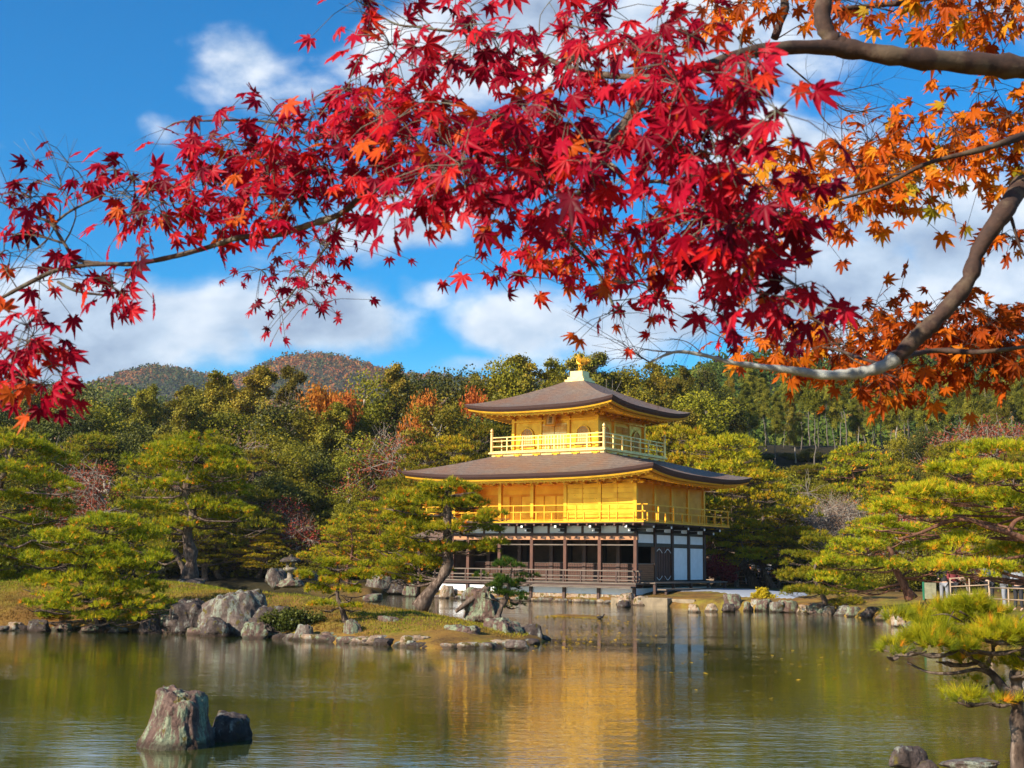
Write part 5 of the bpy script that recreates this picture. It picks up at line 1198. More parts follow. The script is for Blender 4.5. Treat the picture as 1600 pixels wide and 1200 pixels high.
for i, (px, wy, w_, ty, lb, m_) in enumerate([(1085, 957, 18, 944, 'square topped stone standing in the water, left of the pair below the landing', 'rockt'), (1112, 956, 20, 943, 'square topped stone standing in the water, right of the pair below the landing', 'rockt'), (1146, 952, 34, 928, 'tall green grey boulder at the right end of the landing', 'rockg'), (1140, 956, 24, 943, 'dark low stone in front of the tall green grey boulder', 'rockd'),
     (1168, 955, 18, 940, 'pale stone right of the tall green grey boulder', 'rockg'), (1180, 953, 20, 936, 'rust coloured stone on the shore below the white sand', 'rockt'), (1194, 955, 28, 936, 'pale speckled boulder below the yellow bush', 'rockg'), (1214, 957, 24, 940, 'red brown stone right of the pale speckled boulder', 'rock'), (1232, 957, 34, 938, 'broad pale boulder where the white sand ends', 'rockg'),
     (1256, 959, 24, 945, 'tan stone right of the broad pale boulder', 'rockt'), (1276, 960, 30, 942, 'pale green stone, leftmost of those under the creeping pine', 'rockg'), (1298, 961, 22, 947, 'rusty stone under the creeping pine', 'rockt'), (1316, 962, 26, 946, 'grey stone under the right end of the creeping pine', 'rock'),
     (1336, 964, 28, 948, 'lichened stone left of the dark block stone', 'rockg'), (1362, 966, 34, 948, 'dark block stone on the right shore', 'rockd'), (1387, 970, 34, 952, 'pale blue grey stone right of the dark block stone', 'rockg'), (1408, 980, 30, 962, 'tan stone half hidden behind the near pine', 'rockt'), (1425, 992, 40, 970, 'pale stone under the left side of the near pine', 'rockg')]):
    rock(px, wy, w_, ty, lb, m_, 60 + i, .8)
rock(1425, 1198, 60, 1167, 'dark pointed rock at the bottom edge, lower right', 'rockd', 90, .8, Y=11.6, sub=5)
rock(1525, 1203, 100, 1187, 'brown rounded rock at the bottom edge beside the near pine trunk', 'rock', 91, .8, Y=11.2, sub=5)
rock(1450, 1210, 40, 1188, 'slanting dark rock right of the dark pointed rock', 'rockd', 92, .8, Y=11.4)
# cut stone landing, white sand
mb = MB()
for a, b, c, d, z in ((7.3, 9.0, -6.7, -3.2, .40), (9.03, 10.3, -6.3, -2.5, .36)):
    q = [bw(a, c), bw(b, c), bw(b, d), bw(a, d)]; mb.poly([(x_, y_, -.3) for x_, y_, _ in q] + [(x_, y_, z) for x_, y_, _ in q], [(3, 2, 1, 0), (4, 5, 6, 7), (0, 1, 5, 4), (1, 2, 6, 5), (2, 3, 7, 6), (3, 0, 4, 7)])
q = [bw(5.4, -6.0), bw(7.28, -6.35), bw(7.28, -4.9), bw(5.4, -4.9)]; mb.poly([(x_, y_, -.3) for x_, y_, _ in q] + [(x_, y_, .34) for x_, y_, _ in q], [(3, 2, 1, 0), (4, 5, 6, 7), (0, 1, 5, 4), (1, 2, 6, 5), (2, 3, 7, 6), (3, 0, 4, 7)])
tag(mb.build('stone_landing', M['landing'], bevel=.03), 'low landing of tan cut stone slabs at the right end of the verandah', 'stone landing')
M['sand'] = simple('shaded_white_gravel', (.25, .27, .31), .9, var=.12, scale=9, bump=.3)  # white gravel greyed and blued: the pavilion's shadow is in its colour
sp_ = [bw(6.4, -3.0), bw(9.2, -2.4), bw(12.5, -5.6), bw(15.5, -6.6), bw(15.8, -5.2), bw(14.2, -1.5), bw(12.5, 3), bw(9, 6), bw(6.4, 5.5)]
g_ = []
for y_ in np.linspace(52, 84, 60):
    for x_ in np.linspace(4, 22, 60): g_.append((x_, y_))
gx_, gy_ = np.meshgrid(np.linspace(4, 23, 90), np.linspace(55, 84, 110)); ins = sdf([p[:2] for p in sp_], gx_, gy_)
zz = land_h(gx_, gy_) + .012 - np.where(ins < 0, .5, 0) * np.clip(-ins * 3, 0, 1)
i_ = np.arange(89)[None, :] + 90 * np.arange(109)[:, None]; Fq = np.stack([i_, i_ + 1, i_ + 91, i_ + 90], -1)
keep = (ins[:-1, :-1] > -.3); tag(mesh_np('white_gravel_path', np.stack([gx_, gy_, zz], -1).reshape(-1, 3), Fq[keep].reshape(-1, 4), M['sand'], smooth=True), kind='structure')
# stone lantern
L0 = P(453, 908, 45.2); ln = empty('stone_lantern', tuple(L0), .3, 'squat stone lantern with a wide dark cap on the island between two rocks', 'lantern')
MB().lathe([(.22, 0), (.24, .08), (.13, .12), (.12, .34), (.15, .38)], 12).build('lantern_post', M['lantern'], ln, smooth=True)
MB().lathe([(.15, .381), (.30, .44), (.32, .50), (.30, .54), (.18, .56)], 12).build('lantern_platform', M['lantern'], ln, smooth=True)
mb = MB()
for a in (-.13, .13):
    for b in (-.13, .13): mb.box(a - .04, a + .04, b - .04, b + .04, .56, .78)
mb.build('fire_box', M['lantern'], ln)
MB().lathe([(.46, .781), (.47, .84), (.34, .93), (.16, .98), (.08, 1.0), (.09, 1.05), (.02, 1.1)], 14).build('lantern_cap', M['rockd'], ln, smooth=True)
ln.scale = (.8, .8, .85)
# bushes on the banks
for px, top, Y, k, lb in ((455, 975, 35.4, 'shrub', 'low dark green bush between the boulders and the squat reddish stone'),):
    o = broadleaf('low_bush', .5, 1.7, 140, M['l_dark'], M['darkbark'], lb, 'shrub', .02, 22, .035, 5000); o.location = (P(452, 985, 36.2)[0], 36.2, .22)
o = broadleaf('yellow_bush', .62, 1.2, 141, M['l_yellow'], M['darkbark'], 'small yellow green bush among the shore stones in front of the white sand', 'shrub', .02, 22, .035, 4500); q = G(1196, 940, .35); o.location = tuple(q)
o = broadleaf('red_shrub', 2.0, 2.4, 142, M['l_red'], M['darkbark'], 'bright red shrub beside the right corner of the pavilion', 'shrub', .05, 26, .05, 6000, tint0=.3); q = P(1118, 915, 82); o.location = (q[0], 82, gz(q[0], 82))
mo = rock(773, 998, 28, 985, 'cushion of bright yellow moss between the boulders at the island tip', 'moss', 95, .5, name='moss_cushion', cat='moss') if 'moss' in M else None
M['moss'] = simple('yellow_moss', (.42, .34, .02), .9, var=.4, scale=25, bump=.8)
rock(773, 1001, 30, 985, 'cushion of bright yellow moss between the boulders at the island tip', 'moss', 95, .6, name='moss_cushion', cat='moss')
# dry grass on the island: short blades in one mass
r3_ = np.random.RandomState(9); n = 170000; X_ = r3_.uniform(-24, 1.2, n); Y_ = r3_.uniform(34, 53, n); si = sdf(ISLE, X_, Y_); k = si > .25; X_, Y_ = X_[k], Y_[k]
Z_ = land_h(X_, Y_); n = len(X_); hgt = .03 + .07 * r3_.rand(n) ** 2 * fbm(X_ * .9, Y_ * .9, 3, 4) * 1.6; a = r3_.rand(n) * 3.14; dx = np.cos(a) * .014; dy = np.sin(a) * .014
V = np.stack([np.stack([X_ - dx, Y_ - dy, Z_ - .01], 1), np.stack([X_ + dx, Y_ + dy, Z_ - .01], 1), np.stack([X_ + r3_.normal(size=n) * .03, Y_ + r3_.normal(size=n) * .03, Z_ + hgt], 1)], 1).reshape(-1, 3)
M['grass'] = foliage('dry_island_grass', [(0, (.17, .075, .02)), (.4, (.30, .16, .03)), (.7, (.30, .24, .02)), (1, (.18, .20, .015))], .3, .8, 0)
tn = np.clip((fbm(X_ * .33, Y_ * .33, 4, 6) - .5) * 2.2 + .5 + .15 * r3_.normal(size=n) + .22 * (Y_ > 39) - .22 * (Y_ < 36.8), 0, 1)
tag(mesh_np('island_grass', V, np.arange(3 * n).reshape(-1, 3), M['grass'], tint=np.repeat(tn, 3)), kind='stuff')
# fallen leaves drifting on the pond
r3_ = np.random.RandomState(19); CC = []
for px, py, sx_, sy_, n in ((900, 963, 28, 1, 500), (960, 975, 40, 6, 130), (930, 990, 40, 10, 110), (905, 1000, 30, 8, 60), (1010, 985, 40, 10, 40), (1180, 1020, 120, 30, 50), (870, 1010, 30, 6, 30)):
    for i in range(n):
        g = G(px + r3_.normal() * sx_, max(950, py + r3_.normal() * sy_), .012)
        if sdf(ISLE, np.array([g[0]]), np.array([g[1]]))[0] < -.1 and sdf(POND, np.array([g[0]]), np.array([g[1]]))[0] > .1: CC.append(g)
CC = np.array(CC); Nn = np.tile([0, 0, 1.], (len(CC), 1)) + .12 * r3_.normal(size=CC.shape)
V, Fq = quads(CC, Nn, .05, 1.4, r=r3_); V[:, 2] = np.maximum(V[:, 2], .006)
tag(mesh_np('floating_leaves', V, Fq, M['l_yellow'], tint=np.repeat(r3_.rand(len(CC)), 4)), kind='stuff')
# duck on the leaf-covered bar
dk = empty('duck', tuple(G(938, 966, .02)), 0, 'small dark duck resting at the right end of the leaf covered bar', 'duck')
mb = MB(); mb.tube(spline([(-.22, 0, .06), (-.12, 0, .05), (0, 0, .06), (.12, 0, .09), (.17, 0, .17), (.20, 0, .23), (.25, 0, .24)], 14), [.01, .05, .08, .10, .105, .10, .08, .055, .04, .035, .04, .045, .04, .02], 10); mb.build('duck_body', M['dark'], dk, smooth=True)
mb = MB(); mb.tube([(.25, 0, .235), (.32, 0, .225)], [.018, .008], 6); mb.build('duck_bill', M['woodl'], dk); dk.scale = (.7, .7, .6)
# fences
def fence(name, pts, zs, label, m, pitch, post_r=.035, rail_r=.025):
    root = empty(name, tuple(pts[0]), 0, label, 'fence'); o = Vector(pts[0])
    for z in zs:
        for a, b in zip(pts[:-1], pts[1:]): MB().tube([Vector(a) - o + Vector((0, 0, z)), Vector(b) - o + Vector((0, 0, z))], rail_r, 7).build('rail', m, root, smooth=True)
    for a, b in zip(pts[:-1], pts[1:]):
        a = Vector(a) - o; b = Vector(b) - o; n = max(1, round((b - a).length / pitch))
        for i in range(n + 1):
            p = a + (b - a) * i / n; MB().tube([p + Vector((0, .04, -.4)), p + Vector((0, .04, max(zs) + .02))], post_r, 7).build('post', m, root, smooth=True)
M['bamboo'] = simple('pale_bamboo', (.36, .25, .16), .6, var=.2, scale=3)
def gp(px, Y, dz=0): p = P(px, 900, Y); return (p[0], Y, gz(p[0], Y) + dz)
fence('bamboo_fence', [gp(1095, 90), gp(1180, 89), gp(1252, 87)], [.30, .62, .95], 'pale three-rail bamboo fence along the path right of the pavilion', M['bamboo'], 1.9)
fence('bamboo_fence', [gp(1485, 48), gp(1545, 47)], [.55, .85, 1.15], 'pale three-rail bamboo fence right of the notice board under the large pine', M['bamboo'], .75, .025, .022)
fence('bamboo_fence', [gp(1546, 44), gp(1640, 40)], [.45, .82], 'two-rail fence in front of the visitors at the right edge', M['bamboo'], 1.6, .025, .022)
nb_ = empty('notice_board', gp(1452, 49), .1, 'pale standing notice board with a green edge beside the right bank path', 'notice board')
M['board'] = simple('pale_board', (.30, .28, .17), .8, var=.35, scale=7); M['green'] = simple('green_paint', (.02, .16, .08), .6)
MB().box(-.22, .24, -.03, .03, .45, 1.05).build('board_face', M['board'], nb_); MB().box(-.27, -.222, -.035, .035, .4, 1.08).build('board_edge', M['green'], nb_)
for s_ in (-.16, .18): MB().box(s_ - .03, s_ + .03, .032, .08, -.2, 1.0).build('board_post', M['wood'], nb_)
# visitors
def skin_obj(name, verts, edges, rad, m, parent, sub=1):
    me = bpy.data.meshes.new(name); me.from_pydata(verts, edges, []); me.materials.append(m); o = bpy.data.objects.new(name, me); col.objects.link(o); o.parent = parent
    md = o.modifiers.new('skin', 'SKIN'); md.use_smooth_shade = True
    for i, v in enumerate(me.skin_vertices[0].data): v.radius = (rad[i][0], rad[i][1]) if hasattr(rad[i], '__len__') else (rad[i], rad[i]); v.use_root = (i == 0)
    s_ = o.modifiers.new('sub', 'SUBSURF'); s_.levels = sub; s_.render_levels = sub; return o
M['skin'] = simple('skin', (.50, .30, .21), .6, var=.06); M['hair'] = simple('black_hair', (.015, .012, .012), .5)
def person(px, Y, rz, coat, trousers, label, h=1.66, hat=None, arm=.2, lean=0.):
    g = gp(px, Y); root = empty('person', g, rz, label, 'person', 'visitors on the garden path'); s_ = h / 1.7; S = lambda *p: tuple(s_ * q for q in p)
    V = [S(0, 0, .93), S(0, lean * .3, 1.15), S(0, lean, 1.38), S(0, lean, 1.50), S(0, lean + .01, 1.60), S(0, lean + .005, 1.70)]
    E = [(0, 1), (1, 2), (2, 3), (3, 4), (4, 5)]; Rr = [.10, .09, .10, .048, (.078, .092), .06]
    def chain(a, pts, rr):
        k = a
        for p, q in zip(pts, rr): V.append(S(*p)); Rr.append(q); E.append((k, len(V) - 1)); k = len(V) - 1
    for sg in (-1, 1):
        chain(2, [(sg * .17, lean, 1.38), (sg * .23, lean - .02, 1.12), (sg * .20, lean - arm, .98 + arm * .5), (sg * .18, lean - arm - .09, .96 + arm * .6)], [.055, .042, .032, .03])
        chain(0, [(sg * .10, 0, .88), (sg * .11, -.02 * sg, .50), (sg * .12, .03 * sg, .08), (sg * .12, .03 * sg - .15, .03)], [.085, .06, .042, .035])
    skin_obj('body', V, E, [tuple(q * s_ for q in r) if hasattr(r, '__len__') else r * s_ for r in Rr], M['skin'], root)
    V2 = [S(0, 0, .88), S(0, lean * .3, 1.12), S(0, lean, 1.38), S(0, lean, 1.46)]; E2 = [(0, 1), (1, 2), (2, 3)]; R2 = [(.17, .12), (.15, .115), (.13, .11), .06]
    for sg in (-1, 1):
        b0 = len(V2); V2 += [S(sg * .18, lean, 1.38), S(sg * .235, lean - .02, 1.12), S(sg * .205, lean - arm, .99 + arm * .5)]; E2 += [(2, b0), (b0, b0 + 1), (b0 + 1, b0 + 2)]; R2 += [.075, .062, .048]
    skin_obj('coat', V2, E2, R2, coat, root)
    V3 = [S(0, 0, .92)]; E3 = []; R3 = [(.14, .11)]
    for sg in (-1, 1):
        b0 = len(V3); V3 += [S(sg * .10, 0, .85), S(sg * .11, -.02 * sg, .50), S(sg * .12, .03 * sg, .10)]; E3 += [(0, b0), (b0, b0 + 1), (b0 + 1, b0 + 2)]; R3 += [.10, .075, .06]
    skin_obj('trousers', V3, E3, R3, trousers, root)
    mb = MB(); mb.lathe([(.085 * s_, 1.60 * s_), (.105 * s_, 1.66 * s_), (.10 * s_, 1.72 * s_), (.07 * s_, 1.77 * s_), (.02, 1.79 * s_)], 12, (0, lean + .025, 0)); mb.build('hat' if hat else 'hair', hat or M['hair'], root, smooth=True)
    nm = MB(); nm.tube([S(0, lean - .085, 1.63), S(0, lean - .105, 1.60)], [.01, .014], 5); nm.build('nose', M['skin'], root)
cl = lambda n, c: M.setdefault(n, simple(n, c, .8, var=.1))
navy = cl('navy_cloth', (.03, .05, .12)); blk = cl('black_cloth', (.018, .018, .022)); dred = cl('dark_red_cloth', (.16, .02, .025)); orn = cl('orange_cloth', (.60, .20, .08)); wht = cl('white_cloth', (.7, .68, .66)); gry = cl('grey_cloth', (.22, .23, .26)); pnk = cl('pink_hat', (.62, .34, .32))
person(1119, 92.5, 0, navy, blk, 'visitor in a dark coat and pink hat behind the fence, nearest the pavilion', hat=pnk)
person(1168, 91.5, .2, orn, gry, 'visitor in orange behind the bamboo fence', hat=wht)
person(1174, 93, -.3, wht, blk, 'visitor in white standing just behind the one in orange', h=1.75, hat=wht)
person(1187, 92, .4, gry, blk, 'visitor in grey right of the one in orange', h=1.6)
person(1202, 92, -.2, wht, navy, 'visitor in a white top partly behind a shrub', h=1.6)
person(1237, 90.5, .3, dred, blk, 'visitor in dark red and black at the right end of the fence', h=1.72)
person(1489, 50.5, .1, dred, blk, 'visitor in a dark red jacket beside the notice board', h=1.6)
person(1475, 51, -.4, blk, gry, 'visitor in black between the notice board and the dark red jacket', h=1.66)
person(1545, 49, .3, navy, blk, 'visitor in a navy coat at the end of the three-rail fence', h=1.7)
person(1568, 46, 1.2, blk, gry, 'visitor in black leaning on the two-rail fence', h=1.66, lean=-.12, arm=.3)
person(1590, 45, -.8, gry, blk, 'visitor in a grey coat at the two-rail fence', h=1.6, arm=.25)
# ------------------------------------------------------------------ the two maples overhead
def leaf_template():
    ang = [0, 37, -37, 74, -74, 116, -116]; ln = [1, .93, .93, .72, .72, .40, .40]; order = sorted(range(7), key=lambda i: ang[i])
    V = [(0, 0, 0)]; Fq = []; Ft = []
    def pt(a, r_, z): a = R(a); return (math.sin(a) * r_, math.cos(a) * r_, z)
    for q, i in enumerate(order):
        a, l = ang[i], ln[i]; aL = (ang[order[q - 1]] + a) / 2 if q else a - 22; aR = (ang[order[q + 1]] + a) / 2 if q < 6 else a + 22
        nr = .34; k = len(V)
        ws = .135 * (1 if l > .5 else .7)
        def side(s_, t, w_): x_, y_ = t * l, s_ * w_; return pt(a + math.degrees(math.atan2(y_, x_)), math.hypot(x_, y_), -.22 * (t * l) ** 2)
        V += [pt(aL, nr, .0), side(-1, .46, ws), side(-1, .74, ws * .55), side(0, 1, 0), side(1, .74, ws * .55), side(1, .46, ws), pt(aR, nr, .0)]
        V += [tuple(np.array(side(0, .46, 0)) + (0, 0, -.05)), tuple(np.array(side(0, .74, 0)) + (0, 0, -.04))]
        nL, sL, uL, tip, uR, sR, nR, m1, m2 = range(k, k + 9)
        Fq += [(0, nL, sL, m1), (0, m1, sR, nR), (m1, sL, uL, m2), (m1, m2, uR, sR)]; Ft += [(m2, uL, tip), (m2, tip, uR)]
    return np.array(V), np.array(Fq), np.array(Ft)
LV, LQ, LT = leaf_template()
def maple(name, label, base, trunk, limbs, regions, bare, mt_leaf, mt_bark, seed, mt_dead=None):
    r = np.random.RandomState(seed); o = np.array(base, float); root = empty(name, tuple(o), 0, label, 'maple tree')
    mb = MB(); nodes = []; dead = MB(); dk = MB()
    sp = spline([np.array(p[:3]) - o for p in trunk], 24); rr = np.interp(np.linspace(0, 1, 24), np.linspace(0, 1, len(trunk)), [p[3] for p in trunk]); mb.tube(sp, list(rr), 14)
    for lb in limbs:
        pts = [P(q[0], q[1], q[2]) - o for q in lb['p']]; n = len(pts) * 5; sp = spline(pts, n)
        rad = np.interp(np.linspace(0, 1, n), np.linspace(0, 1, len(pts)), [q[3] * q[2] / 2000 for q in lb['p']]) * (1 + .10 * r.normal(size=n))
        (dead if lb.get('dead') else dk if lb.get('dk') else mb).tube(sp, list(rad), 12 if rad.max() > .01 else 7)
        if not lb.get('bare'): nodes += [(p, q) for p, q in zip(sp, rad)]
    NP = np.array([p for p, _ in nodes]); LP = []; LS = []; LTn = []; tw = MB(); LDx = []
    for (cx, cy, rx, ry, D, dD, n, size, tint) in regions:
        nh = max(2, int(n / 5.5)); H_ = []
        while len(H_) < nh:
            a, b = r.rand(2) * 2 - 1
            if a * a + b * b < 1: H_.append(P(cx + a * rx, cy + b * ry, D + dD * (2 * r.rand() - 1)) - o)
        H_ = np.array(H_); d0 = np.linalg.norm(H_[:, None] - NP[None], axis=2).min(1); H_ = H_[np.argsort(d0)]
        for h in H_:
            d = np.linalg.norm(NP - h, axis=1) ; k = int(np.argmin(d)); a = NP[k]; L = d[k]
            if L > .02:
                m1 = a + (h - a) * .5 + r.normal(size=3) * .10 * L + np.array([0, 0, .06 * L]); sp = spline([a, m1, h], 5)
                ra = min(.003, .001 + .004 * L); tw.tube(sp, [ra * D / 2.5, ra * .9 * D / 2.5, ra * .8, ra * .65, .0011 * D / 2.5], 4, cap=False)
                NP = np.concatenate([NP, np.array(sp[2:])])
            for j in range(max(2, int(r.poisson(6.8)))):
                e = h + r.normal(size=3) * .019 * D * np.array([1, .9, .75]) + np.array([0, 0, -.006 * D]); tw.tube([h, (h + e) / 2 + np.array([0, 0, .01]), e], [.0011, .0009, .0007], 3, cap=False)
                pq_ = e + o; zz_ = pq_[1] * cT + (pq_[2] - H) * sT; py_ = 600 + 2000 * (pq_[1] * sT - (pq_[2] - H) * cT) / zz_; px_ = 800 + 2000 * pq_[0] / zz_
                if py_ > 530 and px_ > 1080 and pq_[1] < 2.6: continue
                LP.append(e); LS.append(size * (.65 + .55 * r.rand())); LTn.append(np.clip(tint + .22 * r.normal(), 0, 1)); LDx.append(e - h)
    LP = np.array(LP); n = len(LP); LDx = np.array(LDx); LDx /= np.linalg.norm(LDx, axis=1, keepdims=True) + 1e-9
    y = LDx * .7 + r.normal(size=(n, 3)) * np.array([.55, .45, .35]) + np.array([-.1, -.1, -.75]); y /= np.linalg.norm(y, axis=1, keepdims=True)
    nn = r.normal(size=(n, 3)) * .55 + np.array([-.35, -.75, .55]); nn -= y * (nn * y).sum(1, keepdims=True); nn /= np.linalg.norm(nn, axis=1, keepdims=True); xx = np.cross(y, nn)
    S_ = np.array(LS)[:, None, None]; droop = (.6 + 1.6 * r.rand(n))[:, None]; twist = (.75 + .35 * r.rand(n))[:, None]
    jit = 1 + .10 * r.normal(size=(n, len(LV)))
    V = (LV[None, :, 0, None] * twist[:, :, None] * jit[:, :, None] * xx[:, None] + LV[None, :, 1, None] * jit[:, :, None] * y[:, None] + (LV[None, :, 2] * droop)[:, :, None] * nn[:, None]) * S_ + LP[:, None]
    k = len(LV); off = (np.arange(n) * k)[:, None, None]
    tl = np.array(LTn)[:, None] + .10 * (np.hypot(LV[:, 0], LV[:, 1])[None] - .5) * r.normal(size=(n, 1))
    print(name, n, 'leaves')
    mb.build('trunk', mt_bark, root, smooth=True); tw.build('twigs', mt_bark, root, smooth=True)
    if dk.v: dk.build('limb', M['mbarkd'], root, smooth=True)
    if dead.v: dead.build('dead_branch', mt_dead, root, smooth=True)
    if bare:
        for pts, ra, kids in bare:
            bm_ = MB()
            sp = spline([P(*q) - o for q in pts], 4 * len(pts)); bm_.tube(sp, list(np.linspace(ra, ra * .35, len(sp))), 6)
            for q in range(kids):
                i = r.randint(1, len(sp) - 1); D = pts[0][2]; d_ = (sp[min(i + 1, len(sp) - 1)] - sp[i - 1]); d_ /= np.linalg.norm(d_) + 1e-9
                v = d_ + r.normal(size=3) * .75; v /= np.linalg.norm(v); L = .055 * D * (.4 + .8 * r.rand()); m_ = sp[i] + v * L * .5 + r.normal(size=3) * .08 * L; e = sp[i] + v * L
                bm_.tube([sp[i], m_, e], [ra * .38, ra * .28, ra * .15], 4)
                for _ in range(2):
                    v2 = v + r.normal(size=3) * .6; v2 /= np.linalg.norm(v2); bm_.tube([m_, m_ + v2 * L * .45], [ra * .22, ra * .12], 3)
            bm_.build('bare_twig', mt_bark, root, smooth=True)
    mesh_np('leaves', V.reshape(-1, 3), [(LQ[None] + off).reshape(-1, 4), (LT[None] + off).reshape(-1, 3)], mt_leaf, tint=np.clip(tl, 0, 1).ravel(), parent=root)
    return root
s1 = .040
